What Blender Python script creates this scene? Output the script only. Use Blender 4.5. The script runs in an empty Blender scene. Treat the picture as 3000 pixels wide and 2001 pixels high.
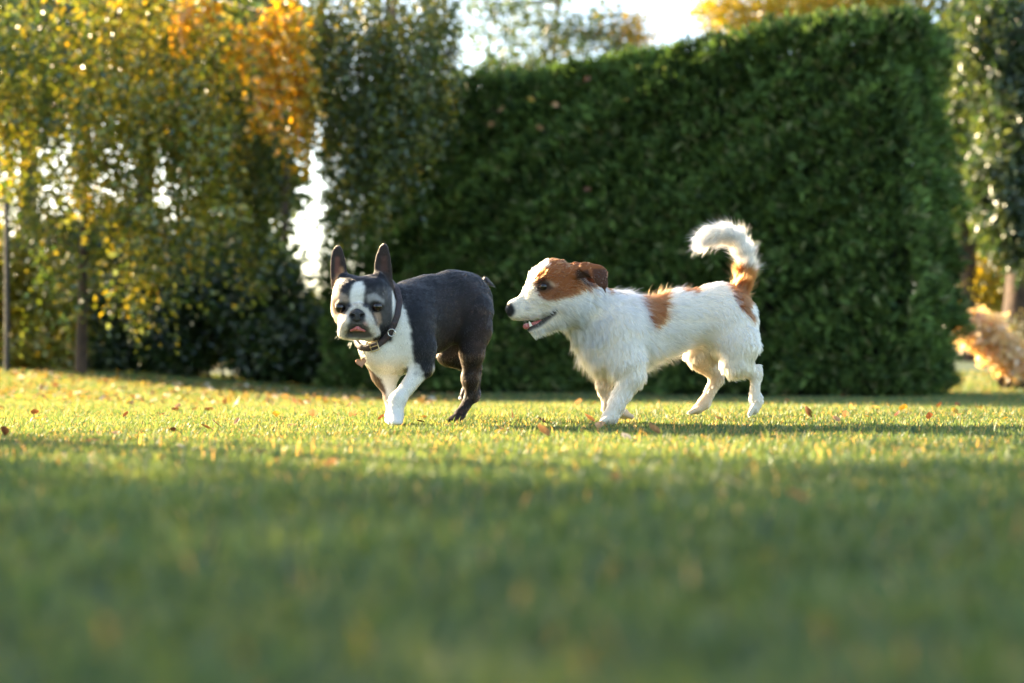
import bpy, math, random
import numpy as np
from mathutils import Vector
from mathutils.bvhtree import BVHTree

random.seed(7)
rng = np.random.default_rng(11)
scene = bpy.context.scene
COL = scene.collection

# ------------------------------------------------------------------ camera
CAM_H = 0.130
LENS = 50.0
FPX = LENS / 36.0 * 3000.0                    # focal length in photo pixels (3000 wide)
PITCH = math.atan((1084.7 - 1000.5) / FPX)
cam_data = bpy.data.cameras.new('camera')
cam_data.sensor_width = 36.0
cam_data.sensor_fit = 'HORIZONTAL'
cam_data.lens = LENS
cam_data.clip_start = 0.02
cam_data.clip_end = 2000.0
cam_data.dof.use_dof = True
cam_data.dof.focus_distance = 3.43
cam_data.dof.aperture_fstop = 2.4
cam = bpy.data.objects.new('camera', cam_data)
cam.location = (0, 0, CAM_H)
cam.rotation_euler = (math.radians(90) + PITCH, 0, 0)
COL.objects.link(cam)
scene.camera = cam

# ------------------------------------------------------------------ light
SUN_ELEV = math.radians(19.0)
SUN_AZ = math.radians(52.0)                   # to the left of the view direction, behind the dogs
TO_SUN = Vector((-math.sin(SUN_AZ) * math.cos(SUN_ELEV), math.cos(SUN_AZ) * math.cos(SUN_ELEV), math.sin(SUN_ELEV)))
world = bpy.data.worlds.new('World')
scene.world = world
world.use_nodes = True
wn = world.node_tree
sky = wn.nodes.new('ShaderNodeTexSky')
sky.sky_type = 'NISHITA'
sky.sun_disc = False
sky.sun_elevation = SUN_ELEV
sky.sun_rotation = -SUN_AZ
sky.altitude = 100
sky.air_density = 1.0
sky.dust_density = 1.8
sky.ozone_density = 0.5
bgn = wn.nodes['Background']
bgn.inputs['Strength'].default_value = 0.092
wn.links.new(sky.outputs['Color'], bgn.inputs['Color'])
sun_data = bpy.data.lights.new('sun', 'SUN')
sun_data.energy = 5.0
sun_data.angle = math.radians(0.53)
sun_data.color = (1.0, 0.79, 0.50)
sun = bpy.data.objects.new('sun', sun_data)
sun.rotation_euler = (-TO_SUN).to_track_quat('-Z', 'Y').to_euler()
sun.location = (-20, 15, 8)
COL.objects.link(sun)

scene.view_settings.view_transform = 'Standard'
scene.view_settings.look = 'None'
scene.view_settings.exposure = 2.7
scene.view_settings.gamma = 1.0
scene.render.engine = 'CYCLES'
scene.cycles.use_denoising = True
scene.cycles.max_bounces = 10
scene.cycles.diffuse_bounces = 4
scene.cycles.transmission_bounces = 6
scene.cycles.transparent_max_bounces = 8
scene.cycles.sample_clamp_indirect = 8.0

# ------------------------------------------------------------------ helpers
CF = np.array([0, math.cos(PITCH), math.sin(PITCH)])
CU = np.array([0, -math.sin(PITCH), math.cos(PITCH)])
C0 = np.array([0, 0, CAM_H])

def ray(u, v):
    return CF + np.array([1.0, 0, 0]) * ((u - 1500) / FPX) + CU * ((1000.5 - v) / FPX)

def P(u, v, Y):
    """world point at depth Y whose bearing was measured in the photo (3000 px wide)"""
    r = ray(u, v)
    return C0 + r * (Y / r[1])

def P2(u, v, Y):
    return P(u * 3000 / 2351, v * 3000 / 2351, Y)

def proj(p):
    q = p - C0
    f = q @ CF
    return 1500 + FPX * q[..., 0] / f, 1000.5 - FPX * (q @ CU) / f

def sstep(a, b, x):
    t = np.clip((np.asarray(x, float) - a) / (b - a), 0, 1)
    return t * t * (3 - 2 * t)

def wob(p, f, s=0.0):
    """cheap smooth pseudo noise in -1..1"""
    x, y, z = p[..., 0] * f, p[..., 1] * f, p[..., 2] * f
    return (np.sin(1.7 * x + 2.3 * y + s) * np.cos(1.3 * z - 1.9 * x + 2 * s) + np.sin(2.9 * z + 1.1 * y - 0.7 * x + 3 * s)
            + np.sin(4.1 * x - 3.3 * z + 5 * s) * np.cos(3.7 * y + s)) / 3.0

def mesh_np(name, verts, polys, mat=None, smooth=True, cols=None):
    """polys: list of (n,k) index arrays; cols: per-vertex rgb"""
    me = bpy.data.meshes.new(name)
    verts = np.asarray(verts, np.float32)
    me.vertices.add(len(verts))
    me.vertices.foreach_set('co', verts.ravel())
    polys = [np.asarray(a, np.int32) for a in polys if len(a)]
    loops = np.concatenate([a.ravel() for a in polys])
    tot = np.concatenate([np.full(len(a), a.shape[1], np.int32) for a in polys])
    st = np.concatenate([[0], np.cumsum(tot)[:-1]]).astype(np.int32)
    me.loops.add(len(loops))
    me.loops.foreach_set('vertex_index', loops)
    me.polygons.add(len(tot))
    me.polygons.foreach_set('loop_start', st)
    me.polygons.foreach_set('loop_total', tot)
    if smooth:
        me.polygons.foreach_set('use_smooth', np.ones(len(tot), bool))
    if cols is not None:
        at = me.attributes.new('col', 'FLOAT_COLOR', 'POINT')
        c4 = np.ones((len(verts), 4), np.float32)
        c4[:, :3] = cols
        at.data.foreach_set('color', c4.ravel())
    me.update(calc_edges=True)
    if mat:
        me.materials.append(mat)
    return me

def link(name, data, parent=None, loc=None, label=None, cat=None, group=None, kind=None):
    o = bpy.data.objects.new(name, data)
    COL.objects.link(o)
    if loc is not None:
        o.location = loc
    if parent is not None:
        o.parent = parent
        o.location = -Vector(parent.location) if loc is None else loc
    for k, v in (('label', label), ('category', cat), ('group', group), ('kind', kind)):
        if v:
            o[k] = v
    return o

def thing(name, loc, label, cat, group=None):
    return link(name, None, None, tuple(float(x) for x in loc), label, cat, group)

def tube(pts, rad, sides=8):
    """tapered tube round a polyline -> verts, quads"""
    pts = np.asarray(pts, float)
    n = len(pts)
    tan = np.gradient(pts, axis=0)
    tan /= np.linalg.norm(tan, axis=1)[:, None] + 1e-9
    ref = np.array([0.31, 0.17, 0.93])
    a = np.cross(tan, ref)
    bad = np.linalg.norm(a, axis=1) < 0.2
    a[bad] = np.cross(tan[bad], np.array([1.0, 0, 0]))
    a /= np.linalg.norm(a, axis=1)[:, None]
    b = np.cross(tan, a)
    th = np.linspace(0, 2 * math.pi, sides, endpoint=False)
    ring = a[:, None, :] * np.cos(th)[None, :, None] + b[:, None, :] * np.sin(th)[None, :, None]
    v = pts[:, None, :] + ring * np.asarray(rad, float)[:, None, None]
    i = np.arange(n - 1)[:, None] * sides
    j = np.arange(sides)[None, :]
    j2 = (j + 1) % sides
    q = np.stack([i + j, i + j2, i + sides + j2, i + sides + j], -1).reshape(-1, 4)
    return v.reshape(-1, 3), q

class Acc:
    def __init__(s):
        s.v, s.q, s.t, s.c, s.n = [], [], [], [], 0
    def add(s, v, q=None, t=None, c=None):
        if q is not None and len(q): s.q.append(np.asarray(q) + s.n)
        if t is not None and len(t): s.t.append(np.asarray(t) + s.n)
        v = np.asarray(v, float)
        s.v.append(v); s.n += len(v)
        if c is not None:
            s.c.append(np.broadcast_to(np.asarray(c, float), (len(v), 3)))
    def mesh(s, name, mat, smooth=True):
        polys = []
        if s.q: polys.append(np.concatenate(s.q))
        if s.t: polys.append(np.concatenate(s.t))
        return mesh_np(name, np.concatenate(s.v), polys, mat, smooth, np.concatenate(s.c) if s.c else None)

# ------------------------------------------------------------------ materials
def new_mat(name):
    m = bpy.data.materials.new(name)
    m.use_nodes = True
    nt = m.node_tree
    nt.nodes.clear()
    out = nt.nodes.new('ShaderNodeOutputMaterial')
    return m, nt, out

def leaf_mat(name, trans=0.45, gloss=0.06, warm=(1.35, 1.15, 0.55), rough=0.35):
    m, nt, out = new_mat(name)
    at = nt.nodes.new('ShaderNodeAttribute'); at.attribute_name = 'col'
    d = nt.nodes.new('ShaderNodeBsdfDiffuse')
    t = nt.nodes.new('ShaderNodeBsdfTranslucent')
    g = nt.nodes.new('ShaderNodeBsdfGlossy'); g.inputs['Roughness'].default_value = rough
    mul = nt.nodes.new('ShaderNodeMix'); mul.data_type = 'RGBA'; mul.blend_type = 'MULTIPLY'
    mul.inputs[0].default_value = 1.0
    mul.inputs[7].default_value = (*warm, 1)
    nt.links.new(at.outputs['Color'], mul.inputs[6])
    nt.links.new(at.outputs['Color'], d.inputs['Color'])
    nt.links.new(mul.outputs[2], t.inputs['Color'])
    m1 = nt.nodes.new('ShaderNodeMixShader'); m1.inputs[0].default_value = trans
    m2 = nt.nodes.new('ShaderNodeMixShader'); m2.inputs[0].default_value = gloss
    nt.links.new(d.outputs[0], m1.inputs[1]); nt.links.new(t.outputs[0], m1.inputs[2])
    nt.links.new(m1.outputs[0], m2.inputs[1]); nt.links.new(g.outputs[0], m2.inputs[2])
    nt.links.new(m2.outputs[0], out.inputs['Surface'])
    return m

def plain_mat(name, col, rough=0.6, metal=0.0, spec=0.5, noise=None, bump=0.0, attr=False, coat=0.0, sss=0.0):
    m, nt, out = new_mat(name)
    b = nt.nodes.new('ShaderNodeBsdfPrincipled')
    b.inputs['Roughness'].default_value = rough
    b.inputs['Metallic'].default_value = metal
    b.inputs['Specular IOR Level'].default_value = spec
    b.inputs['Coat Weight'].default_value = coat
    b.inputs['Coat Roughness'].default_value = 0.05
    b.inputs['Base Color'].default_value = (*col, 1)
    if sss:
        b.inputs['Subsurface Weight'].default_value = sss
        b.inputs['Subsurface Radius'].default_value = (0.01, 0.004, 0.002)
    if attr:
        at = nt.nodes.new('ShaderNodeAttribute'); at.attribute_name = 'col'
        nt.links.new(at.outputs['Color'], b.inputs['Base Color'])
    if noise:
        sc, c2 = noise
        tx = nt.nodes.new('ShaderNodeTexNoise'); tx.inputs['Scale'].default_value = sc
        tx.inputs['Detail'].default_value = 6
        co = nt.nodes.new('ShaderNodeTexCoord')
        nt.links.new(co.outputs['Object'], tx.inputs['Vector'])
        mx = nt.nodes.new('ShaderNodeMix'); mx.data_type = 'RGBA'
        mx.inputs[6].default_value = (*col, 1); mx.inputs[7].default_value = (*c2, 1)
        rp = nt.nodes.new('ShaderNodeMapRange')
        rp.inputs[1].default_value = 0.35; rp.inputs[2].default_value = 0.65
        nt.links.new(tx.outputs['Fac'], rp.inputs[0])
        nt.links.new(rp.outputs[0], mx.inputs[0])
        nt.links.new(mx.outputs[2], b.inputs['Base Color'])
        if bump:
            bp = nt.nodes.new('ShaderNodeBump'); bp.inputs['Strength'].default_value = bump
            bp.inputs['Distance'].default_value = 0.01
            nt.links.new(tx.outputs['Fac'], bp.inputs['Height'])
            nt.links.new(bp.outputs[0], b.inputs['Normal'])
    nt.links.new(b.outputs[0], out.inputs['Surface'])
    return m

def hair_mat(name, rough=0.35, radial=0.5, ior=1.55):
    m, nt, out = new_mat(name)
    at = nt.nodes.new('ShaderNodeAttribute'); at.attribute_name = 'col'
    h = nt.nodes.new('ShaderNodeBsdfHairPrincipled')
    h.model = 'CHIANG'
    h.parametrization = 'COLOR'
    h.inputs['Roughness'].default_value = rough
    h.inputs['Radial Roughness'].default_value = radial
    h.inputs['Random Roughness'].default_value = 0.1
    h.inputs['IOR'].default_value = ior
    nt.links.new(at.outputs['Color'], h.inputs['Color'])
    nt.links.new(h.outputs[0], out.inputs['Surface'])
    return m

M_GRASS = leaf_mat('grass_blade', 0.54, 0.04, (2.7, 1.6, 0.75), 0.42)
M_LEAF = leaf_mat('tree_leaf', 0.5, 0.07, (1.5, 1.2, 0.5), 0.35)
M_THUJA = leaf_mat('hedge_spray', 0.25, 0.015, (1.2, 1.2, 0.6), 0.5)
M_FALLEN = leaf_mat('dry_leaf', 0.3, 0.03, (1.0, 0.85, 0.6), 0.5)
M_BARK = plain_mat('bark', (0.09, 0.055, 0.035), 0.9, noise=(14, (0.04, 0.026, 0.018)), bump=0.6)
M_BIRCH = plain_mat('pale_bark', (0.24, 0.17, 0.11), 0.85, noise=(18, (0.10, 0.06, 0.04)), bump=0.5)
M_SOIL = plain_mat('turf_soil', (0.034, 0.066, 0.022), 0.95, noise=(3.0, (0.055, 0.085, 0.028)), bump=0.3)
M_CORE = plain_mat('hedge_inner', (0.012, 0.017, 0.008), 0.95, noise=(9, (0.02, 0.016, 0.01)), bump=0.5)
M_POST = plain_mat('post_metal', (0.03, 0.027, 0.024), 0.6, noise=(30, (0.05, 0.035, 0.025)))

# ------------------------------------------------------------------ lawn
def ground_z(x, y):
    x = np.asarray(x, float); y = np.asarray(y, float)
    z = -0.010 - 0.045 * sstep(4.4, 8.5, y) + 0.19 * sstep(0.6, 4.2, -x) * sstep(5.2, 8.6, y)
    z = z + 0.34 * sstep(1.6, 4.5, x) * sstep(9.0, 19.0, y)
    z = z + 0.006 * np.sin(x * 1.9 + 0.5) * np.sin(y * 1.3 + 0.8) * sstep(4.2, 6, y)
    return z

def build_lawn():
    xs = np.concatenate([np.linspace(-400, -12, 12)[:-1], np.linspace(-12, 12, 97), np.linspace(12, 400, 12)[1:]])
    ys = np.concatenate([np.linspace(-60, -4, 8)[:-1], np.linspace(-4, 24, 113), np.linspace(24, 900, 14)[1:]])
    X, Y = np.meshgrid(xs, ys, indexing='ij')
    v = np.stack([X, Y, ground_z(X, Y)], -1).reshape(-1, 3)
    n, m = X.shape
    i = np.arange(n - 1)[:, None] * m + np.arange(m - 1)[None, :]
    q = np.stack([i, i + m, i + m + 1, i + 1], -1).reshape(-1, 4)
    link('lawn', mesh_np('lawn', v, [q], M_SOIL), label='mown garden lawn running back to the hedge', kind='structure')

def grass_blades(x, y, hscale=1.0, wscale=1.0, simple=False):
    n = len(x)
    z = ground_z(x, y)
    big = wob(np.stack([x, y, 0 * x], -1), 2.2, 1.0)
    h = (0.018 + 0.008 * rng.random(n) + 0.003 * big) * hscale
    tall = rng.random(n) < 0.03
    h *= 1 + 0.16 * wob(np.stack([x, y, 0 * x], -1), 14.0, 3.0)
    h[tall] *= 1.3 + 0.5 * rng.random(tall.sum())
    w = (0.0010 + 0.0009 * rng.random(n)) * wscale
    az = rng.random(n) * 2 * math.pi
    lean = 0.15 + 0.75 * rng.random(n) ** 1.3
    dx, dy = np.cos(az) * lean, np.sin(az) * lean
    fa = az + math.pi / 2 + rng.normal(0, 0.5, n)
    wx, wy = np.cos(fa) * w, np.sin(fa) * w
    b = np.stack([x, y, z - 0.002], -1)
    side = np.stack([wx, wy, 0 * wx], -1)
    mid = b + np.stack([dx * h * 0.35, dy * h * 0.35, h * 0.62], -1)
    tip = b + np.stack([dx * h * 1.0, dy * h * 1.0, h * (1.05 - 0.25 * lean)], -1)
    mixv = rng.random(n)
    ca = np.array([0.034, 0.102, 0.042]); cb = np.array([0.096, 0.176, 0.066]); cc = np.array([0.33, 0.30, 0.13])
    c = ca + (cb - ca) * mixv[:, None]
    dry = rng.random(n) < 0.02 + 0.08 * sstep(1.6, 2.6, y)  # more straw blades beyond the shaded foreground, colouring in the sunlit gold
    c[dry] = cc * (0.7 + 0.5 * rng.random((dry.sum(), 1)))
    b3 = np.stack([x, y, 0 * x], -1)
    c *= (1 + 0.22 * big + 0.22 * wob(b3, 11.0, 2.0) + 0.16 * wob(b3, 26.0, 4.0))[:, None]
    if simple:                                  # far blades: one tapered triangle each
        v = np.stack([b - side * 1.3, b + side * 1.3, tip], 1)
        return v.reshape(-1, 3), None, np.arange(n)[:, None] * 3 + np.array([[0, 1, 2]]), np.repeat(c, 3, axis=0)
    v = np.stack([b - side, b + side, mid + side * 0.8, mid - side * 0.8, tip], 1)
    k = np.arange(n)[:, None] * 5
    return v.reshape(-1, 3), k + np.array([[0, 1, 2, 3]]), k + np.array([[3, 2, 4]]), np.repeat(c, 5, axis=0)

def build_grass():
    acc = Acc()
    def zone(y0, y1, dens, margin, hs, ws, simple=False):
        half = 0.37 * y1 + margin
        n = int((y1 - y0) * 2 * half * dens)
        y = y0 + (y1 - y0) * rng.random(n)
        x = (rng.random(n) * 2 - 1) * half
        keep = np.abs(x) < 0.37 * y + margin
        v, q, t, c = grass_blades(x[keep], y[keep], hs, ws, simple)
        acc.add(v, q, t, c)
    zone(0.30, 1.2, 13000, 0.4, 1.0, 1.3)
    zone(1.2, 2.4, 15000, 0.4, 1.0, 1.2)
    zone(2.4, 3.2, 24000, 0.35, 0.92, 1.0)
    zone(3.2, 4.2, 24000, 0.35, 0.80, 1.0)
    zone(4.2, 6.0, 13000, 0.5, 0.95, 1.4, True)
    zone(6.0, 9.0, 5500, 0.7, 1.0, 2.2, True)
    zone(9.0, 14.0, 1600, 0.8, 1.15, 4.0, True)
    def margin(y0, y1, dens, m0, m1, hs, ws):       # the lawn goes on beside the view, with plainer blades
        n = int((y1 - y0) * 2 * (m1 - m0) * dens)
        y = y0 + (y1 - y0) * rng.random(n)
        x = (0.37 * y + m0 + (m1 - m0) * rng.random(n)) * rng.choice([-1.0, 1.0], n)
        v, q, t, c = grass_blades(x, y, hs, ws, True)
        acc.add(v, q, t, c)
    margin(0.30, 2.4, 14000, 0.4, 1.5, 1.0, 1.2)
    margin(2.4, 4.2, 13000, 0.35, 1.8, 0.88, 1.2)
    margin(4.2, 6.0, 8000, 0.5, 2.2, 0.95, 1.5)
    margin(6.0, 9.0, 3500, 0.7, 2.6, 1.0, 2.4)
    margin(9.0, 14.0, 1200, 0.8, 3.0, 1.15, 4.2)
    o = link('grass', acc.mesh('grass', M_GRASS), label='short green and straw coloured lawn grass', kind='stuff')

build_lawn()
build_grass()
# ------------------------------------------------------------------ foliage
def leaf_quads(pos, dirs, length, width, cols, fold=0.25):
    """diamond leaves, folded along the midrib: 4 verts, 2 triangles each"""
    n = len(pos)
    d = dirs / (np.linalg.norm(dirs, axis=1)[:, None] + 1e-9)
    r = rng.normal(size=(n, 3))
    s = np.cross(d, r); s /= np.linalg.norm(s, axis=1)[:, None] + 1e-9
    nn = np.cross(d, s)
    L = np.asarray(length)[:, None]; W = np.asarray(width)[:, None]
    mid = pos + d * L * 0.45
    v = np.stack([pos, mid + s * W * 0.5 + nn * W * fold, pos + d * L, mid - s * W * 0.5 + nn * W * fold], 1).reshape(-1, 3)
    k = np.arange(n)[:, None] * 4
    t = np.concatenate([k + np.array([[0, 1, 2]]), k + np.array([[0, 2, 3]])])
    return v, t, np.repeat(cols, 4, axis=0)

def pick(pal, n):
    """palette [(weight, rgb)] -> n colours with small variation"""
    w = np.array([p[0] for p in pal], float); w /= w.sum()
    i = rng.choice(len(pal), n, p=w)
    c = np.array([p[1] for p in pal])[i]
    return c * (0.75 + 0.5 * rng.random((n, 1)))

def in_ball(n):
    v = rng.normal(size=(n, 3)); v /= np.linalg.norm(v, axis=1)[:, None]
    return v * (rng.random((n, 1)) ** (1 / 2.6))

def weeping(center, radii, n_strand, strand_len, pal, leaf=(0.045, 0.03), gap=0.035, patch=0.0):
    """hanging strands of leaves inside an ellipsoid -> leaf arrays and strand lines"""
    c = np.asarray(center); R = np.asarray(radii)
    acc = Acc()
    tops = c + in_ball(n_strand) * R
    pp, dd, cc = [], [], []
    for k in range(n_strand):
        L = strand_len * (0.5 + random.random())
        m = max(4, int(L / gap))
        s = np.linspace(0, 1, m)
        sway = np.array([random.gauss(0, 0.12), random.gauss(0, 0.12), 0])
        line = tops[k] + np.outer(s * L, np.array([0, 0, -1.0])) + np.outer((s ** 0.5) * L, sway)
        base = pick(pal, 1)
        pp.append(line + rng.normal(0, 0.018, (m, 3)))
        dd.append(np.stack([rng.normal(0, 1, m), rng.normal(0, 1, m), -0.8 + rng.normal(0, 0.5, m)], -1))
        cc.append(base * 0.6 + pick(pal, m) * 0.4)
    pp, dd, cc = np.concatenate(pp), np.concatenate(dd), np.concatenate(cc)
    sz = 0.6 + 0.7 * rng.random(len(pp))
    return leaf_quads(pp, dd, leaf[0] * sz, leaf[1] * sz, cc)

def clumps(center, radii, n_clump, per, spread, pal, leaf=(0.06, 0.045), droop=0.3):
    c = np.asarray(center); R = np.asarray(radii)
    cen = c + in_ball(n_clump) * R
    base = pick(pal, n_clump)
    i = np.repeat(np.arange(n_clump), per)
    n = len(i)
    pp = cen[i] + rng.normal(0, spread, (n, 3)) * np.array([1, 1, 0.7])
    dd = rng.normal(size=(n, 3)); dd[:, 2] -= droop
    cc = base[i] * 0.55 + pick(pal, n) * 0.45
    sz = 0.6 + 0.7 * rng.random(n)
    return leaf_quads(pp, dd, leaf[0] * sz, leaf[1] * sz, cc)

def limb(a, b, r0, r1, sag=0.1, n=7):
    a = np.asarray(a, float); b = np.asarray(b, float)
    s = np.linspace(0, 1, n)
    side = rng.normal(0, 0.06, 3) * np.linalg.norm(b - a)
    line = a + np.outer(s, b - a) + np.outer(np.sin(s * math.pi), side) + np.outer(np.sin(s * math.pi) * sag, [0, 0, 1])
    return tube(line, r0 + (r1 - r0) * s, 7)

def tree(name, label, base, top, r0, blobs, bark=None, group=None, lean=0.05, twigs=5, cat='tree', tr0=0.25):
    """blobs: list of (kind, center, radii, kwargs). thing > trunk, crown"""
    root = thing(name, base, label, cat, group)
    base = np.asarray(base, float); top = np.asarray(top, float)
    tr = Acc()
    s = np.linspace(0, 1, 9)
    bend = rng.normal(0, lean, 3) * np.array([1, 1, 0])
    line = base + np.outer(s, top - base) + np.outer(np.sin(s * math.pi), bend)
    line[0, 2] -= 0.05
    rad = r0 * (1 - 0.75 * s); rad[0] *= 1.35
    v, q = tube(line, rad, 10); tr.add(v, q)
    cr = Acc()
    for kind, c, R, kw in blobs:
        c = np.asarray(c, float)
        t = min(max(tr0 + 0.6 * random.random(), 0), 0.95)
        a = base + (top - base) * t
        v, q = limb(a, c, r0 * 0.38, r0 * 0.10, 0.12); tr.add(v, q)
        for _ in range(twigs):
            e = c + in_ball(1)[0] * np.asarray(R) * 0.95
            v, q = limb(c, e, r0 * 0.10, r0 * 0.02, 0.05, 5); tr.add(v, q)
        f = weeping if kind == 'w' else clumps
        v, t_, col = f(c, R, **kw)
        cr.add(v, None, t_, col)
    link('trunk', tr.mesh('trunk', bark or M_BARK), root)
    link('crown', cr.mesh('crown', M_LEAF, smooth=False), root)
    return root

def E2(u, v, Y, ru, rv, ry=None):
    """ellipsoid measured in the 2351-wide view, at depth Y -> centre, radii in metres"""
    k = Y / (FPX * 2351 / 3000)
    return P2(u, v, Y), np.array([ru * k, ry if ry else (ru + rv) * 0.5 * k, rv * k])

YEL = (0.46, 0.36, 0.030); YG = (0.25, 0.29, 0.035); OLV = (0.11, 0.15, 0.025); GRN = (0.045, 0.095, 0.030)
DRK = (0.024, 0.055, 0.022); ORA = (0.60, 0.34, 0.022); RED = (0.35, 0.09, 0.02); GGR = (0.105, 0.145, 0.070); PCH = (0.74, 0.63, 0.49)

# ---- the clipped hedge
def build_hedge():
    A = np.array([2.54, 9.0, 0]); B = np.array([-1.48, 11.39, 0])
    H, TH = 2.30, 1.0
    rise = lambda u: 0.13 - 0.19 * np.clip(np.asarray(u, float) / 4.6, 0, 1)     # the top climbs towards the near end
    L = np.linalg.norm(B - A); ax = (B - A) / L
    nr = np.array([-ax[1], ax[0], 0.0])
    if nr[1] > 0: nr = -nr                       # towards the camera
    gz = 0.0
    root = thing('hedge', (A + B) / 2, 'tall clipped dark green evergreen hedge behind the two dogs', 'hedge')
    # uneven dark block added inside the sprays to stop light passing through
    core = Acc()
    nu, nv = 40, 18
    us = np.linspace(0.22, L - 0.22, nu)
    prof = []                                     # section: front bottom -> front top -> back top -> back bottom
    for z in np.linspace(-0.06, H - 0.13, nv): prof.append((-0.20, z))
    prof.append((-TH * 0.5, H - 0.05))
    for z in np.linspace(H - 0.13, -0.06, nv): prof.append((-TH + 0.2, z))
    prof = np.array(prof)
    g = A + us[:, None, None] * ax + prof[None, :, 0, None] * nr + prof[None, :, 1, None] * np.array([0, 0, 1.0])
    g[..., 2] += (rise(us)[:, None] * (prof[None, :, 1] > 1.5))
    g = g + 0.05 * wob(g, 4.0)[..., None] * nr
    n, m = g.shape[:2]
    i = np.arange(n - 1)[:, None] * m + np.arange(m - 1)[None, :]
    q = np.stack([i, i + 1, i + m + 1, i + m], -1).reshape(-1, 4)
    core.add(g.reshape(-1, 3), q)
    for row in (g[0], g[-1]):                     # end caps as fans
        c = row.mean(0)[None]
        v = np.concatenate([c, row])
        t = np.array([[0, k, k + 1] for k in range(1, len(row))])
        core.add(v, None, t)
    link('light_stop_core', core.mesh('light_stop_core', M_CORE), root)
    # stems at the foot
    for k in range(11):
        u = 0.25 + (L - 0.5) * k / 10 + random.gauss(0, 0.05)
        b = A + ax * u - nr * (TH * 0.5 + random.gauss(0, 0.05))
        v, q = tube(np.array([b + [0, 0, -0.03], b + [0.01, 0, 0.25], b + [0.03, 0.01, 0.6]]), [0.05, 0.042, 0.03], 8)
        link('stem', mesh_np('stem', v, [q], M_BARK), root)
    # sprays of flat fronds
    N = 40000
    face = rng.random(N)
    u = rng.random(N) * (L + 0.1) - 0.05
    z = -0.04 + (H + 0.04) * rng.random(N)
    z = z * (H + rise(u)) / H
    dpt = np.zeros(N)
    nrm = np.tile(nr, (N, 1))
    top = face > 0.84
    z[top] = H + rise(u[top]) + 0.05 * rng.random(top.sum()) ** 3; dpt[top] = -TH * rng.random(top.sum()); nrm[top] = (0, 0, 1)
    end = (face > 0.70) & ~top
    z[end] = -0.04 + (H + 0.17) * rng.random(end.sum()); u[end] = 0.0; dpt[end] = -TH * rng.random(end.sum()); nrm[end] = -ax
    # rounded shoulders and ends
    rr = 0.30
    over = np.clip((rr - u) / rr, 0, 1) ** 2 * 0.25
    dpt = dpt - np.where(end | top, 0, over)
    drop = np.clip((rr - u) / rr, 0, 1) ** 2 * 0.10
    pos = A + u[:, None] * ax + dpt[:, None] * nr
    pos[:, 2] = np.where(top, z - drop, z)
    bulge = 0.06 * wob(pos, 2.1, 4.0) + 0.085 * wob(pos, 5.0, 0.7) + 0.06 * wob(pos, 11.0, 2.0) - 0.06 + np.where(end, 0.05 * np.sin(pos[:, 2] * 2.4 - 0.6), 0)
    pos = pos + nrm * (bulge + 0.03 * rng.normal(size=N))[:, None]
    pos[:, 2] = np.maximum(pos[:, 2], 0.02 + ground_z(pos[:, 0], pos[:, 1]))
    up = np.array([0, 0, 1.0])
    d0 = nrm * (0.55 + 0.3 * rng.random((N, 1))) + up * (0.15 + 0.75 * rng.random((N, 1))) + rng.normal(0, 0.42, (N, 3))
    d0 /= np.linalg.norm(d0, axis=1)[:, None]
    sd = np.cross(d0, rng.normal(size=(N, 3))); sd /= np.linalg.norm(sd, axis=1)[:, None]
    shade = 0.75 + 0.5 * rng.random(N)
    pal = pick([(0.44, (0.074, 0.128, 0.038)), (0.34, (0.130, 0.205, 0.056)), (0.14, (0.032, 0.060, 0.022)), (0.08, (0.20, 0.22, 0.10))], N) * shade[:, None] * (1.08 + 0.34 * wob(pos, 2.6, 9.0) + 0.22 * wob(pos, 6.5, 3.3))[:, None]
    acc = Acc()
    for j, (off, ang, ln) in enumerate([(0.0, 0.0, 0.105), (0.02, 0.6, 0.075), (0.02, -0.6, 0.075), (0.045, 0.45, 0.055), (0.045, -0.45, 0.055)]):
        dj = d0 * math.cos(ang) + sd * math.sin(ang)
        sc = 0.65 + 0.7 * rng.random(N)
        v, t, c = leaf_quads(pos + d0 * off, dj, ln * 0.88 * sc, 0.014 * sc * (1.2 if j == 0 else 1.0), pal, 0.1)
        acc.add(v, None, t, c)
    link('foliage', acc.mesh('foliage', M_THUJA, smooth=False), root)
    return A, B, ax, nr, L, H

HEDGE = build_hedge()

def on_ground(u, Y):
    p = P2(u, 900, Y); p[2] = ground_z(p[0], p[1]); return p

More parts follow.
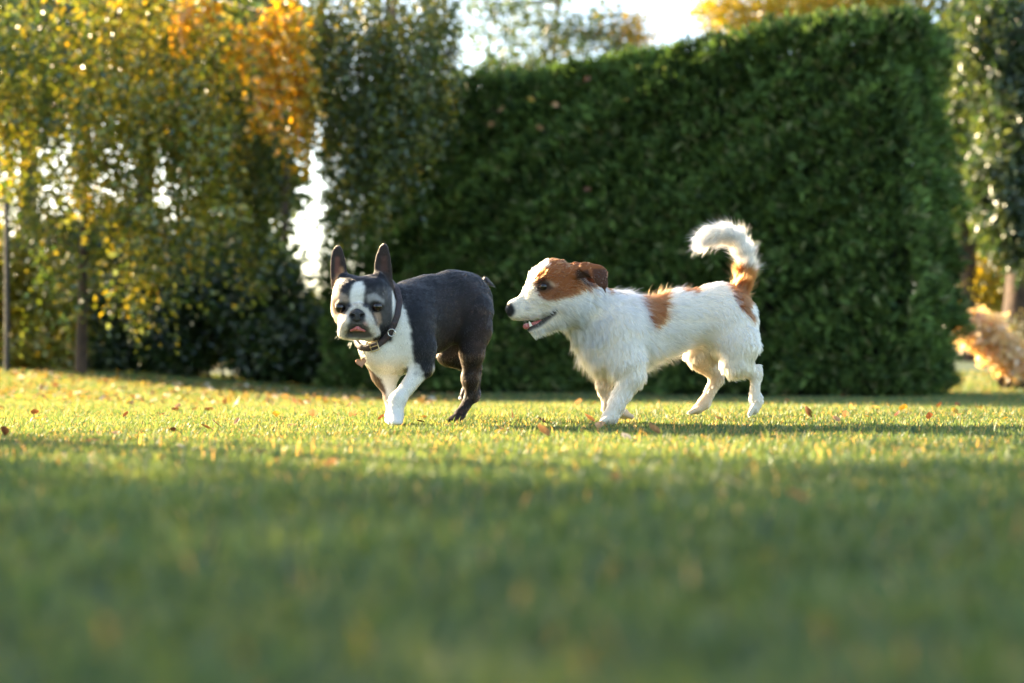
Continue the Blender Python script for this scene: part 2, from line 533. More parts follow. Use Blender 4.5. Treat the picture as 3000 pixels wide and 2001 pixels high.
# ---- weeping birch with yellow leaves at the left
W = lambda n, L, pal, leaf=(0.048, 0.034), gap=0.034: dict(n_strand=n, strand_len=L, pal=pal, leaf=leaf, gap=gap)
CL = lambda n, per, sp, pal, leaf=(0.06, 0.045), droop=0.3: dict(n_clump=n, per=per, spread=sp, pal=pal, leaf=leaf, droop=droop)
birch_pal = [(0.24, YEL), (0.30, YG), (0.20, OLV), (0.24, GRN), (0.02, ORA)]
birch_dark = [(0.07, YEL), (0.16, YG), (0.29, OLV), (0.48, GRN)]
b = on_ground(186, 10.0)
tree('weeping_birch', 'weeping birch with yellow and green leaves and slim brown trunk', b, b + np.array([0.25, 0.2, 5.2]), 0.034, [
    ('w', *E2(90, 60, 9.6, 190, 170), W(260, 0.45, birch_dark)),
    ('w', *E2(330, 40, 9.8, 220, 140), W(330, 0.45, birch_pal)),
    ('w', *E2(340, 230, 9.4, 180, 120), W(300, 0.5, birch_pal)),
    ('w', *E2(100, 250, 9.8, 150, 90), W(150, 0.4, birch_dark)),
    ('w', *E2(460, 300, 9.2, 90, 80), W(100, 0.55, birch_pal)),
    ('w', *E2(320, 470, 9.2, 50, 60), W(46, 0.6, birch_pal)),
    ('w', *E2(230, 370, 9.4, 80, 50), W(50, 0.4, birch_pal)),
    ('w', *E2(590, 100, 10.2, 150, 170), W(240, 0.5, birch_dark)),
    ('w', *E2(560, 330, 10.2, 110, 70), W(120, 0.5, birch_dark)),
    ('w', *E2(-120, 150, 9.6, 120, 220), W(150, 0.5, birch_pal)),
    ('w', *E2(60, 400, 10.2, 110, 60), W(50, 0.4, birch_dark)),
    ('w', *E2(180, 470, 10.2, 70, 50), W(34, 0.45, birch_dark)),
    ('w', *E2(60, 390, 10.6, 150, 60), W(75, 0.4, birch_dark)),
    ('w', *E2(430, 470, 9.8, 80, 60), W(54, 0.5, birch_dark)),
    ('w', *E2(315, 600, 9.2, 30, 40), W(9, 0.4, birch_pal)),
    ('w', *E2(130, 560, 9.8, 70, 60), W(18, 0.5, birch_dark)),
    ('w', *E2(590, 470, 10.2, 70, 60), W(44, 0.5, birch_dark)),
], M_BARK, twigs=7)

b = on_ground(905, 12.9)
wil = [(0.40, GGR), (0.26, GRN), (0.16, OLV), (0.12, YG), (0.06, YEL)]
tree('weeping_willow', 'weeping grey green tree hanging in front of the hedge corner', b, b + np.array([-0.2, -0.9, 5.0]), 0.055, [
    ('w', *E2(810, 40, 10.2, 130, 150), W(290, 0.5, wil, (0.055, 0.024), 0.026)),
    ('w', *E2(930, 90, 10.2, 100, 150), W(240, 0.55, wil, (0.055, 0.024), 0.026)),
    ('w', *E2(800, 330, 10.0, 50, 50), W(30, 0.6, wil, (0.055, 0.024), 0.026)),
    ('w', *E2(960, 220, 10.2, 40, 60), W(30, 0.45, wil, (0.055, 0.024), 0.026)),
    ('w', *E2(745, 60, 9.9, 60, 120), W(70, 0.5, wil, (0.055, 0.026), 0.028)),
    ('w', *E2(1030, 130, 10.3, 45, 50), W(26, 0.4, wil, (0.055, 0.024), 0.026)),
    ('w', *E2(860, 240, 10.0, 80, 90), W(140, 0.55, wil, (0.055, 0.024), 0.026)),
    ('w', *E2(1000, 10, 10.4, 70, 90), W(110, 0.35, wil, (0.055, 0.024), 0.026)),
    ('w', *E2(690, 120, 10.6, 60, 150), W(110, 0.45, wil, (0.055, 0.024), 0.026)),
], M_BARK, twigs=8, tr0=0.45)

b = on_ground(640, 13.6)
tree('maple_tree', 'tree with bright orange autumn leaves between birch and hanging grey green branches', b, b + np.array([0.1, -0.3, 5.2]), 0.045, [
    ('w', *E2(655, 30, 9.3, 60, 70), W(44, 0.35, [(0.6, ORA), (0.25, YEL), (0.15, OLV)], (0.06, 0.05), 0.035)),
    ('w', *E2(690, 170, 9.3, 38, 60), W(34, 0.4, [(0.7, ORA), (0.15, YEL), (0.15, OLV)], (0.06, 0.05), 0.035)),
    ('w', *E2(612, 180, 9.3, 26, 40), W(18, 0.3, [(0.85, ORA), (0.15, YEL)], (0.06, 0.05), 0.035)),
    ('w', *E2(440, 0, 9.3, 60, 30), W(24, 0.25, [(0.7, ORA), (0.3, YEL)], (0.06, 0.05), 0.035)),
    ('w', *E2(560, 60, 9.4, 40, 60), W(12, 0.3, [(0.6, ORA), (0.4, YEL)], (0.06, 0.05), 0.035)),
], M_BARK, twigs=4, tr0=0.5)

# ---- tall trees further back that fill the left of the view
def back_tree(label, u, Y, blobs, name='broadleaf_tree'):
    b = on_ground(u, Y)
    return tree(name, label, b, b + np.array([0, 0, 6.0]), 0.12, blobs, M_BARK, twigs=5, tr0=0.3, group='tall trees behind the weeping birch')
bk = [(0.42, GRN), (0.3, DRK), (0.2, OLV), (0.08, YG)]
bk2 = [(0.35, GRN), (0.2, DRK), (0.25, OLV), (0.2, YG)]
BL = lambda n, pal, per=26: CL(n, per, 0.14, pal, (0.10, 0.07))
back_tree('leftmost of the tall green trees behind the yellow birch', 60, 13.9, [
    ('c', *E2(40, 120, 13.8, 180, 190), BL(230, bk2)), ('c', *E2(-150, 250, 13.8, 150, 260), BL(180, bk2))])
back_tree('tall dense green tree behind the middle of the yellow birch', 330, 14.2, [
    ('c', *E2(300, 120, 14.2, 190, 190), BL(260, bk)), ('c', *E2(480, 300, 13.8, 100, 90), BL(60, bk)),
    ('c', *E2(300, 560, 13.4, 130, 70), BL(90, bk))])
back_tree('tall dark green tree behind the orange leaves', 590, 14.5, [
    ('c', *E2(570, 130, 14.6, 170, 200), BL(250, bk)), ('c', *E2(590, 400, 14.2, 90, 110), BL(110, bk)), ('c', *E2(520, 580, 13.8, 120, 80), BL(100, bk))])

# ---- dark shrubs left of the hedge
def shrub(name, label, u, Y, blobs, n_stem=4, cat='shrub', group=None):
    b = on_ground(u, Y)
    root = thing(name, b, label, cat, group)
    cr = Acc()
    for kind, c, R, kw in blobs:
        for _ in range(n_stem):
            e = c + in_ball(1)[0] * R * 0.7
            s0 = b + np.array([random.gauss(0, 0.06), random.gauss(0, 0.06), -0.03])
            v, q = limb(s0, e, 0.022, 0.006, 0.06)
            link('stem', mesh_np('stem', v, [q], M_BARK), root)
        v, t, col = (weeping if kind == 'w' else clumps)(c, R, **kw)
        v[:, 2] = np.maximum(v[:, 2], ground_z(v[:, 0], v[:, 1]) + 0.02 + 0.03 * rng.random(len(v)))
        cr.add(v, None, t, col)
    link('foliage', cr.mesh('foliage', M_LEAF, smooth=False), root)
    return root

dk = [(0.55, DRK), (0.35, GRN), (0.1, OLV)]
shrub('dark_shrub', 'dark green rounded shrub in the middle of the shrub row at left', 440, 12.6, [
    ('c', *E2(430, 720, 12.6, 110, 150), CL(210, 34, 0.085, dk)), ('c', *E2(380, 820, 12.2, 100, 70), CL(90, 30, 0.08, dk))], 5)
shrub('dark_shrub', 'tall dark green shrub nearest the hedge, left of the upright-eared dog', 610, 12.4, [
    ('c', *E2(600, 700, 12.4, 110, 150), CL(230, 34, 0.085, dk)), ('c', *E2(650, 810, 12.0, 120, 85), CL(150, 32, 0.08, dk))], 5)
shrub('dark_shrub', 'low dark green shrub directly behind the upright-eared dog', 770, 12.3, [
    ('c', *E2(775, 800, 12.2, 80, 95), CL(130, 34, 0.08, dk)), ('c', *E2(735, 860, 12.0, 70, 40), CL(60, 30, 0.07, dk))], 4)
shrub('dark_shrub', 'dark green shrub behind the slim birch trunk', 255, 12.4, [
    ('c', *E2(250, 740, 12.4, 90, 110), CL(150, 32, 0.085, dk + [(0.15, YG)])), ('c', *E2(220, 830, 12.0, 90, 50), CL(70, 30, 0.08, dk))], 4)
yb = [(0.5, (0.34, 0.30, 0.045)), (0.3, YG), (0.15, OLV), (0.05, ORA)]
shrub('yellow_shrub', 'sunlit yellow green bush beside the thin post at the left edge', 70, 11.2, [
    ('c', *E2(70, 690, 11.2, 110, 140), CL(120, 28, 0.10, yb)), ('c', *E2(120, 560, 11.6, 90, 60), CL(40, 26, 0.10, [(0.6, YG), (0.4, GRN)])),
    ('c', *E2(-90, 640, 11.0, 110, 160), CL(100, 28, 0.10, yb)), ('c', *E2(60, 810, 10.9, 110, 40), CL(50, 26, 0.09, yb))], 5)
shrub('yellow_shrub', 'small yellow green bush peeping out left of the upright ear', 722, 13.5, [
    ('c', *E2(725, 715, 13.4, 38, 60), CL(30, 26, 0.08, [(0.6, YG), (0.3, (0.34, 0.30, 0.045)), (0.1, OLV)]))], 4)

# ---- trees showing above the hedge
b = on_ground(1260, 20.0)
tree('sparse_tree', 'thin leaved tree against the white sky above the hedge', b, b + np.array([0.2, 0, 6.2]), 0.10, [
    ('c', *E2(1130, 40, 19, 90, 110), CL(90, 13, 0.16, [(0.6, GRN), (0.4, OLV)], (0.07, 0.05))),
    ('c', *E2(1260, 70, 19.5, 110, 110), CL(110, 13, 0.16, [(0.6, GRN), (0.4, OLV)], (0.07, 0.05))),
    ('c', *E2(1370, 90, 19, 90, 90), CL(100, 13, 0.16, [(0.6, GRN), (0.3, OLV), (0.1, YEL)], (0.07, 0.05))),
    ('c', *E2(1450, 90, 19, 40, 70), CL(70, 14, 0.14, [(0.5, YEL), (0.3, ORA), (0.2, OLV)])),
    ('c', *E2(1200, 170, 19, 150, 30), CL(120, 16, 0.14, [(0.6, GRN), (0.4, OLV)], (0.07, 0.05))),
], M_BARK, twigs=14, tr0=0.4)
b = on_ground(1900, 17.5)
tree('yellow_tree', 'golden yellow tree rising behind the right end of the hedge', b, b + np.array([0, 0, 5.6]), 0.09, [
    ('c', *E2(1690, 30, 16.5, 90, 70), CL(90, 28, 0.13, [(0.7, YEL), (0.3, YG)])),
    ('c', *E2(1860, 10, 16.5, 120, 90), CL(150, 28, 0.14, [(0.7, YEL), (0.3, YG)])),
    ('c', *E2(2050, 0, 16.5, 120, 70), CL(120, 26, 0.14, [(0.5, YEL), (0.4, YG), (0.1, GRN)])),
], M_BARK, twigs=6, tr0=0.4)
b = on_ground(2332, 13.6)
fp = dk + [(0.3, GGR)]
FW = lambda n, L=0.4: W(n, L, fp, (0.085, 0.034), 0.022)
tree('fir_tree', 'dark drooping evergreen tree at the right edge with a thick brown trunk', b, b + np.array([0.15, 0.3, 5.5]), 0.16, [
    ('w', *E2(2290, 40, 13.0, 110, 120), FW(330)),
    ('w', *E2(2330, 220, 13.0, 110, 120), FW(360)),
    ('w', *E2(2300, 380, 12.8, 85, 90), FW(240)),
    ('w', *E2(2345, 500, 12.8, 70, 50), FW(140, 0.3)),
    ('w', *E2(2200, 150, 13.6, 70, 170), FW(240)),
    ('w', *E2(2480, 250, 13.4, 110, 280), FW(420)),
], M_BARK, twigs=8, tr0=0.3)
shrub('yellow_shrub', 'yellow leaved bush glowing between hedge end and the fir trunk', 2275, 16.5, [
    ('c', *E2(2275, 660, 16.5, 45, 75), CL(60, 26, 0.10, [(0.7, YEL), (0.3, YG)])),
    ('c', *E2(2215, 700, 17.5, 70, 80), CL(110, 28, 0.12, dk)), ('c', *E2(2240, 560, 18.0, 90, 90), CL(120, 28, 0.14, dk))], 4)
shrub('peach_shrub', 'arching shrub of pale peach leaves on the lawn at right', 2345, 11.0, [
    ('c', *E2(2330, 838, 10.9, 28, 20), CL(20, 26, 0.05, [(0.8, PCH), (0.2, (0.66, 0.50, 0.32))])),
    ('c', *E2(2295, 800, 10.9, 38, 30), CL(34, 28, 0.055, [(0.8, PCH), (0.2, (0.66, 0.50, 0.32))])),
    ('c', *E2(2258, 765, 10.9, 40, 32), CL(38, 28, 0.055, [(0.85, PCH), (0.15, (0.66, 0.50, 0.32))])),
    ('c', *E2(2228, 745, 10.9, 26, 24), CL(22, 28, 0.05, [(0.85, PCH), (0.15, (0.66, 0.50, 0.32))]))], 4)
shrub('grey_grass_clump', 'greyish drooping clump behind the peach shrub at right edge', 2350, 12.2, [
    ('w', *E2(2350, 740, 12.2, 50, 40), W(60, 0.35, [(0.7, (0.16, 0.15, 0.10)), (0.3, GGR)], (0.08, 0.02), 0.03))], 4)

back_tree('dark green tree filling the gap right of the hedge end', 2235, 16.5, [
    ('c', *E2(2215, 150, 16.5, 80, 170), BL(170, bk)), ('c', *E2(2235, 430, 16.5, 70, 120), BL(110, bk)), ('c', *E2(2330, 560, 17.0, 80, 90), BL(90, bk))])

back_tree('broad green tree standing beyond the left edge of the view', -330, 13.5, [
    ('c', *E2(-330, 200, 13.5, 190, 260), BL(240, bk2)), ('c', *E2(-330, 560, 13.2, 150, 150), BL(120, bk))])
back_tree('broad green tree standing beyond the right edge of the view', 2640, 15.0, [
    ('c', *E2(2640, 200, 15.0, 180, 260), BL(220, bk)), ('c', *E2(2620, 560, 15.0, 160, 170), BL(150, bk))])

# ---- far trees closing the view, read as one mass
def build_far_wood():
    acc = Acc()
    for k in range(46):
        x = -22 + 44 * k / 45 + random.gauss(0, 0.4)
        y = 34 + random.gauss(0, 1.5)
        hgt = (1.9 if -8 < x < -1 else 3.2) + random.random() * 0.8
        v, t, c = clumps((x, y, hgt * 0.45), (1.1, 0.9, hgt * 0.5), 60, 16, 0.22, [(0.4, DRK), (0.4, GRN), (0.2, OLV)], (0.2, 0.14))
        acc.add(v, None, t, c)
    link('distant_woodland', acc.mesh('distant_woodland', M_LEAF, smooth=False), label='far line of dark trees seen through the gaps', kind='stuff')
build_far_wood()

# ---- trees added up-sun, out of view; crowns shaped to shade the near lawn
def upsun(x, y, d, z=0.0):
    return np.array([x - math.sin(SUN_AZ) * d, y + math.cos(SUN_AZ) * d, z])
g2 = [(0.5, GRN), (0.3, OLV), (0.2, YG)]
def shade_tree(name, label, base, blobs, r0=0.1):
    base = np.array([base[0], base[1], float(ground_z(base[0], base[1]))])
    return tree(name, label, base, base + np.array([0, 0, 4.2]), r0, blobs, M_BARK, twigs=5)
TE = math.tan(SUN_ELEV)
p = upsun(-0.3, 0.62, 7.0)
shade_tree('added_shade_tree', 'broad low crowned tree added out of view left of the camera to shade the lawn', p, [
    ('c', p + [0, 0, 1.9], (0.9, 1.0, 1.7), CL(420, 30, 0.12, g2, (0.08, 0.06))),
    ('c', p + [0.2, -1.2, 2.1], (0.9, 1.0, 1.8), CL(420, 30, 0.12, g2, (0.08, 0.06)))])
p = upsun(0.5, 1.56, 8.6)
zb = (8.6 - 0.80) * TE                          # underside of the crown: lets the sun reach the lawn beyond 2.2 m
shade_tree('added_shade_tree', 'high crowned tree added out of view left of the lawn to shade its front', p, [
    ('c', p + [-0.25, -0.35, zb + 0.85], (0.75, 0.75, 0.75), CL(300, 30, 0.11, g2, (0.08, 0.06))),
    ('c', p + [0.30, 0.45, zb + 0.95], (0.75, 0.75, 0.75), CL(300, 30, 0.11, g2, (0.08, 0.06)))])

# ---- thin post at the left edge
def build_post():
    b = on_ground(15, 9.3)
    root = thing('fence_post', b, 'thin dark metal post at the far left edge', 'post')
    top = P2(15, 472, 9.3)
    bm = Acc()
    v, q = tube(np.array([b - [0, 0, 0.05], b + [0, 0, 0.4], top]), [0.016, 0.016, 0.015], 12); bm.add(v, q)
    link('pole', bm.mesh('pole', M_POST), root)
    bm = Acc()
    v, q = tube(np.array([top - [0, 0, 0.01], top + [0, 0, 0.012], top + [0, 0, 0.022], top + [0, 0, 0.024]]), [0.021, 0.021, 0.012, 0.001], 12); bm.add(v, q)
    link('cap', bm.mesh('cap', M_POST), root)
build_post()

# ---- birch leaves added so their yellow gives the left bank its sunlit gold
def build_litter():
    n = 1300
    y = 5.6 + 4.6 * rng.random(n) ** 0.8
    x = -0.36 * y - 0.7 + (0.36 * y + 0.4) * rng.random(n) ** 1.3
    p = np.stack([x, y, ground_z(x, y) + 0.010 + 0.014 * rng.random(n)], -1)
    d = rng.normal(size=(n, 3)); d[:, 2] *= 0.35
    sz = 0.6 + 0.7 * rng.random(n)
    v, t, c = leaf_quads(p, d, 0.036 * sz, 0.027 * sz, pick([(0.35, (0.40, 0.31, 0.06)), (0.25, (0.36, 0.22, 0.08)), (0.15, PCH), (0.25, (0.22, 0.12, 0.05))], n))
    a = Acc(); a.add(v, None, t, c)
    link('sun_gold_leaves', a.mesh('sun_gold_leaves', M_FALLEN, smooth=False), label='tiny yellow birch leaves added to give the raised bank at left its sunlit gold', kind='stuff')
build_litter()
from mathutils.kdtree import KDTree
# ------------------------------------------------------------------ animals: implicit bodies
VOX = 0.0024

class Prim:
    def __init__(s, a, b, ra, rb, k=0.02, flat=None, fs=1.0, flow=None, fur=0.01, lift=0.3, col=None, sub=False, tag=''):
        s.a = np.asarray(a, float); s.b = np.asarray(b, float)
        s.ra, s.rb, s.k, s.fs = ra, rb, k, fs
        s.flat = None if flat is None else np.asarray(flat, float) / np.linalg.norm(flat)
        s.flow = None if flow is None else np.asarray(flow, float) / (np.linalg.norm(flow) + 1e-9)
        s.fur, s.lift, s.col, s.sub, s.tag = fur, lift, col, sub, tag
    def dist(s, p):
        q = p - s.a.astype(p.dtype)
        d = (s.b - s.a)
        if s.flat is not None:
            f = s.flat.astype(p.dtype); g = 1.0 / s.fs - 1.0
            q = q + (q @ f)[..., None] * f * p.dtype.type(g)
            d = d + (d @ s.flat) * s.flat * g
        d = d.astype(p.dtype)
        dd = float(d @ d)
        if dd < 1e-10:
            r = np.sqrt((q * q).sum(-1)) - p.dtype.type(s.ra)
        else:
            t = np.clip((q @ d) / p.dtype.type(dd), 0, 1)
            w = q - t[..., None] * d
            r = np.sqrt((w * w).sum(-1)) - (p.dtype.type(s.ra) + t * p.dtype.type(s.rb - s.ra))
        return r * p.dtype.type(min(1.0, s.fs) if s.flat is not None else 1.0)
    def bounds(s):
        m = max(s.ra, s.rb) * max(1.0, s.fs) + s.k + 3 * VOX
        return np.minimum(s.a, s.b) - m, np.maximum(s.a, s.b) + m

def surface_nets(D, org, h):
    ins = D < 0
    nx, ny, nz = D.shape
    cs = [(i, j, k) for i in (0, 1) for j in (0, 1) for k in (0, 1)]
    cnt = np.zeros((nx - 1, ny - 1, nz - 1), np.int8)
    for i, j, k in cs:
        cnt += ins[i:nx - 1 + i, j:ny - 1 + j, k:nz - 1 + k]
    act = (cnt > 0) & (cnt < 8)
    cells = np.argwhere(act)
    idx = np.full(act.shape, -1, np.int64); idx[act] = np.arange(len(cells))
    val = np.stack([D[cells[:, 0] + i, cells[:, 1] + j, cells[:, 2] + k] for i, j, k in cs], 1).astype(float)
    acc = np.zeros((len(cells), 3)); n = np.zeros(len(cells))
    for a in range(8):
        for b in range(a + 1, 8):
            if sum(abs(cs[a][x] - cs[b][x]) for x in range(3)) != 1: continue
            m = (val[:, a] < 0) != (val[:, b] < 0)
            t = val[m, a] / (val[m, a] - val[m, b])
            pa, pb = np.array(cs[a], float), np.array(cs[b], float)
            acc[m] += pa + t[:, None] * (pb - pa); n[m] += 1
    v = org + h * (cells + acc / n[:, None])
    quads = []
    for ax in range(3):
        s0 = [slice(None)] * 3; s1 = [slice(None)] * 3
        s0[ax] = slice(0, -1); s1[ax] = slice(1, None)
        A, B = ins[tuple(s0)], ins[tuple(s1)]
        e = np.argwhere(A != B)
        o1, o2 = (ax + 1) % 3, (ax + 2) % 3
        ok = (e[:, o1] > 0) & (e[:, o2] > 0) & (e[:, o1] < D.shape[o1] - 1) & (e[:, o2] < D.shape[o2] - 1)
        e = e[ok]
        def cell(d1, d2):
            c = e.copy(); c[:, o1] -= d1; c[:, o2] -= d2
            return idx[c[:, 0], c[:, 1], c[:, 2]]
        q = np.stack([cell(1, 1), cell(0, 1), cell(0, 0), cell(1, 0)], 1)
        flip = ~A[e[:, 0], e[:, 1], e[:, 2]]
        q[flip] = q[flip][:, ::-1]
        quads.append(q)
    return v, np.concatenate(quads)

def implicit(prims):
    lo = np.min([p.bounds()[0] for p in prims if not p.sub], axis=0)
    hi = np.max([p.bounds()[1] for p in prims if not p.sub], axis=0)
    n = np.ceil((hi - lo) / VOX).astype(int) + 1
    D = np.full(n, 0.05, np.float32)
    axs = [(lo[i] + VOX * np.arange(n[i])).astype(np.float32) for i in range(3)]
    for p in prims:
        b0, b1 = p.bounds()
        i0 = np.clip(((b0 - lo) / VOX).astype(int), 0, n); i1 = np.clip(((b1 - lo) / VOX).astype(int) + 1, 0, n)
        if (i1 <= i0).any(): continue
        g = np.stack(np.meshgrid(*[axs[c][i0[c]:i1[c]] for c in range(3)], indexing='ij'), -1)
        d = p.dist(g)
        sl = tuple(slice(i0[c], i1[c]) for c in range(3))
        a = D[sl]; k = np.float32(p.k)
        if p.sub:
            h = np.maximum(k - np.abs(a + d), 0) / k
            D[sl] = np.maximum(a, -d) + h * h * k * np.float32(0.25)
        else:
            h = np.maximum(k - np.abs(a - d), 0) / k
            D[sl] = np.minimum(a, d) - h * h * k * np.float32(0.25)
    return surface_nets(D, lo, VOX)

def vert_normals(v, q):
    n = np.zeros_like(v)
    f = np.cross(v[q[:, 2]] - v[q[:, 0]], v[q[:, 3]] - v[q[:, 1]])
    for k in range(4): np.add.at(n, q[:, k], f)
    return n / (np.linalg.norm(n, axis=1)[:, None] + 1e-12)

def prim_fields(prims, v):
    """blend flow, fur length, lift and colour of the primitives at the surface points"""
    ps = [p for p in prims if not p.sub]
    d = np.stack([p.dist(v) for p in ps], 1)
    w = np.exp(-(d - d.min(1, keepdims=True)) / 0.007)
    w /= w.sum(1, keepdims=True)
    fl = np.array([p.flow if p.flow is not None else (0, 0, -1.0) for p in ps])
    fu = np.array([p.fur for p in ps]); li = np.array([p.lift for p in ps])
    co = np.array([p.col if p.col is not None else (0.5, 0.5, 0.5) for p in ps])
    near = np.argmin(d, 1)
    return w @ fl, w @ fu, w @ li, w @ co, near, ps

def smooth_cols(col, q, n):
    for _ in range(n):
        acc = col.copy(); cnt = np.ones(len(col))
        for k in range(4):
            np.add.at(acc, q[:, k], col[q[:, (k + 1) % 4]]); np.add.at(cnt, q[:, k], 1)
        col = acc / cnt[:, None]
    return col

def in_poly(x, y, poly):
    poly = np.asarray(poly, float)
    r = np.zeros(len(x), bool)
    j = len(poly) - 1
    for i in range(len(poly)):
        xi, yi = poly[i]; xj, yj = poly[j]
        c = ((yi > y) != (yj > y)) & (x < (xj - xi) * (y - yi) / (yj - yi + 1e-12) + xi)
        r ^= c
        j = i
    return r

def make_coat(name, v, q, nrm, flow, fur, lift, col, dens, count, radius, mat, parent, pts=5, droop=0.25, clump=0.0, jit=0.25, colvar=0.12, lockvar=0.0, grey=0.0, n_clump=0, clump_f=0.6, soft=None):
    tri = np.concatenate([q[:, [0, 1, 2]], q[:, [0, 2, 3]]])
    ar = 0.5 * np.linalg.norm(np.cross(v[tri[:, 1]] - v[tri[:, 0]], v[tri[:, 2]] - v[tri[:, 0]]), axis=1)
    wt = ar * dens[tri].mean(1)
    wt /= wt.sum()
    f = fi = rng.choice(len(tri), count, p=wt)
    r1, r2 = np.sqrt(rng.random(count)), rng.random(count)
    bc = np.stack([1 - r1, r1 * (1 - r2), r1 * r2], 1)[:, :, None]
    g = lambda a: (a[tri[f]] * bc).sum(1)
    root, nn, ff, cc = g(v), g(nrm), g(flow), g(col)
    L = (fur[tri[f]] * bc[:, :, 0]).sum(1) * (0.65 + 0.5 * rng.random(count))
    li = (lift[tri[f]] * bc[:, :, 0]).sum(1)
    nn /= np.linalg.norm(nn, axis=1)[:, None] + 1e-9
    tang = ff - (ff * nn).sum(1)[:, None] * nn
    tang /= np.linalg.norm(tang, axis=1)[:, None] + 1e-6
    lock = np.stack([wob(root, 55.0, s) for s in (0.3, 1.9, 4.2)], 1) * clump
    d0 = tang * (1 - li)[:, None] + nn * li[:, None] + rng.normal(0, jit, (count, 3)) * 0.5 + lock
    d0 /= np.linalg.norm(d0, axis=1)[:, None]
    s = np.linspace(0, 1, pts)
    d1 = d0 + tang * 0.55 + np.array([0, 0, -droop])
    d1 /= np.linalg.norm(d1, axis=1)[:, None]
    pos = root[:, None, :] - nn[:, None, :] * 0.0008 + L[:, None, None] * (d0[:, None, :] * s[None, :, None] + (d1 - d0)[:, None, :] * (s ** 2)[None, :, None] * 0.5)
    shade = np.ones(count)
    if n_clump:
        kd = KDTree(n_clump)
        for k in range(n_clump): kd.insert(root[k], k)
        kd.balance()
        own = np.array([kd.find(r)[1] for r in root])
        tip = pos[:n_clump, :, :] - root[:n_clump, None, :]              # the first strands are the clump guides
        off = (root[own] - root)
        guide = root[own][:, None, :] + tip[own] * (L / L[own])[:, None, None]
        f = clump_f * (0.7 + 0.5 * rng.random(n_clump))[own] * (1.0 if soft is None else (1 - 0.65 * (soft[tri[fi]] * bc[:, :, 0]).sum(1)))
        pos = pos + (guide - pos) * (f[:, None] * (s ** 1.3)[None, :])[:, :, None]
        shade = (1 + 0.12 * rng.normal(size=n_clump))[own]
    hc = bpy.data.hair_curves.new(name)
    hc.add_curves([pts] * count)
    hc.attributes['position'].data.foreach_set('vector', pos.astype(np.float32).ravel())
    ra = hc.attributes.get('radius') or hc.attributes.new('radius', 'FLOAT', 'POINT')
    rr = radius * (1 - 0.85 * s ** 1.5)
    ra.data.foreach_set('value', np.tile(rr, count).astype(np.float32))
    ca = hc.attributes.new('col', 'FLOAT_COLOR', 'CURVE')
    c4 = np.ones((count, 4), np.float32)
    lv = wob(root, 90.0, 0.8) + 0.6 * wob(root, 190.0, 2.8)
    c4[:, :3] = np.clip(cc * (1 + colvar * rng.normal(size=(count, 1))) * (1 + lockvar * lv[:, None]) * shade[:, None], 0.003, 0.95)
    if grey:                                    # scattered paler hairs in a dark coat
        pale = (rng.random(count) < grey) & (cc.max(1) < 0.08)
        c4[pale, :3] = c4[pale, :3] * 4.0 + 0.02 * rng.random((pale.sum(), 1))
    ca.data.foreach_set('color', c4.ravel())
    hc.materials.append(mat)
    return link(name, hc, parent)

def sphere_mesh(name, c, r, mat, cols=None, axis=None, nu=20, nv=14, flat=1.0):
    """sphere with its pole along axis; cols(angle) -> rgb by angle from that pole"""
    axis = np.array([0, 0, 1.0]) if axis is None else np.asarray(axis, float) / np.linalg.norm(axis)
    a = np.cross(axis, [0.3, 0.2, 0.9]); a /= np.linalg.norm(a); b = np.cross(axis, a)
    acc = Acc(); vs, cl = [], []
    for i in range(nv + 1):
        th = math.pi * i / nv
        for j in range(nu):
            ph = 2 * math.pi * j / nu
            vs.append(np.asarray(c) + r * (axis * math.cos(th) * flat + (a * math.cos(ph) + b * math.sin(ph)) * math.sin(th)))
            cl.append(cols(th) if cols else (0.5, 0.5, 0.5))
    i = np.arange(nv)[:, None] * nu; j = np.arange(nu)[None, :]; j2 = (j + 1) % nu
    q = np.stack([i + j, i + nu + j, i + nu + j2, i + j2], -1).reshape(-1, 4)
    return mesh_np(name, np.array(vs), [q], mat, True, np.array(cl) if cols else None)

def hit(bvh, u, v):
    r = ray(u, v); r = r / np.linalg.norm(r)
    loc, n, i, d = bvh.ray_cast(Vector(C0), Vector(r))
    return (np.array(loc), np.array(n)) if loc is not None else (None, None)

def whiskers(starts, dirs, length, col, parent):
    n, m = len(starts), 6
    s = np.linspace(0, 1, m)
    pos = np.zeros((n, m, 3))
    for i in range(n):
        d = np.asarray(dirs[i], float); d /= np.linalg.norm(d)
        L = length * random.uniform(0.6, 1.2)
        pos[i] = np.asarray(starts[i]) + np.outer(s * L, d) + np.outer(s ** 2 * L * 0.35, [random.gauss(0, 0.3), random.gauss(0, 0.3), -0.8])
    hc = bpy.data.hair_curves.new('whiskers')
    hc.add_curves([m] * n)
    hc.attributes['position'].data.foreach_set('vector', pos.astype(np.float32).ravel())
    ra = hc.attributes.get('radius') or hc.attributes.new('radius', 'FLOAT', 'POINT')
    ra.data.foreach_set('value', np.tile(0.00020 * (1 - 0.8 * s), n).astype(np.float32))
    ca = hc.attributes.new('col', 'FLOAT_COLOR', 'CURVE')
    ca.data.foreach_set('color', np.tile(np.array([*col, 1.0], np.float32), n))
    hc.materials.append(M_HAIR)
    return link('whiskers', hc, parent)

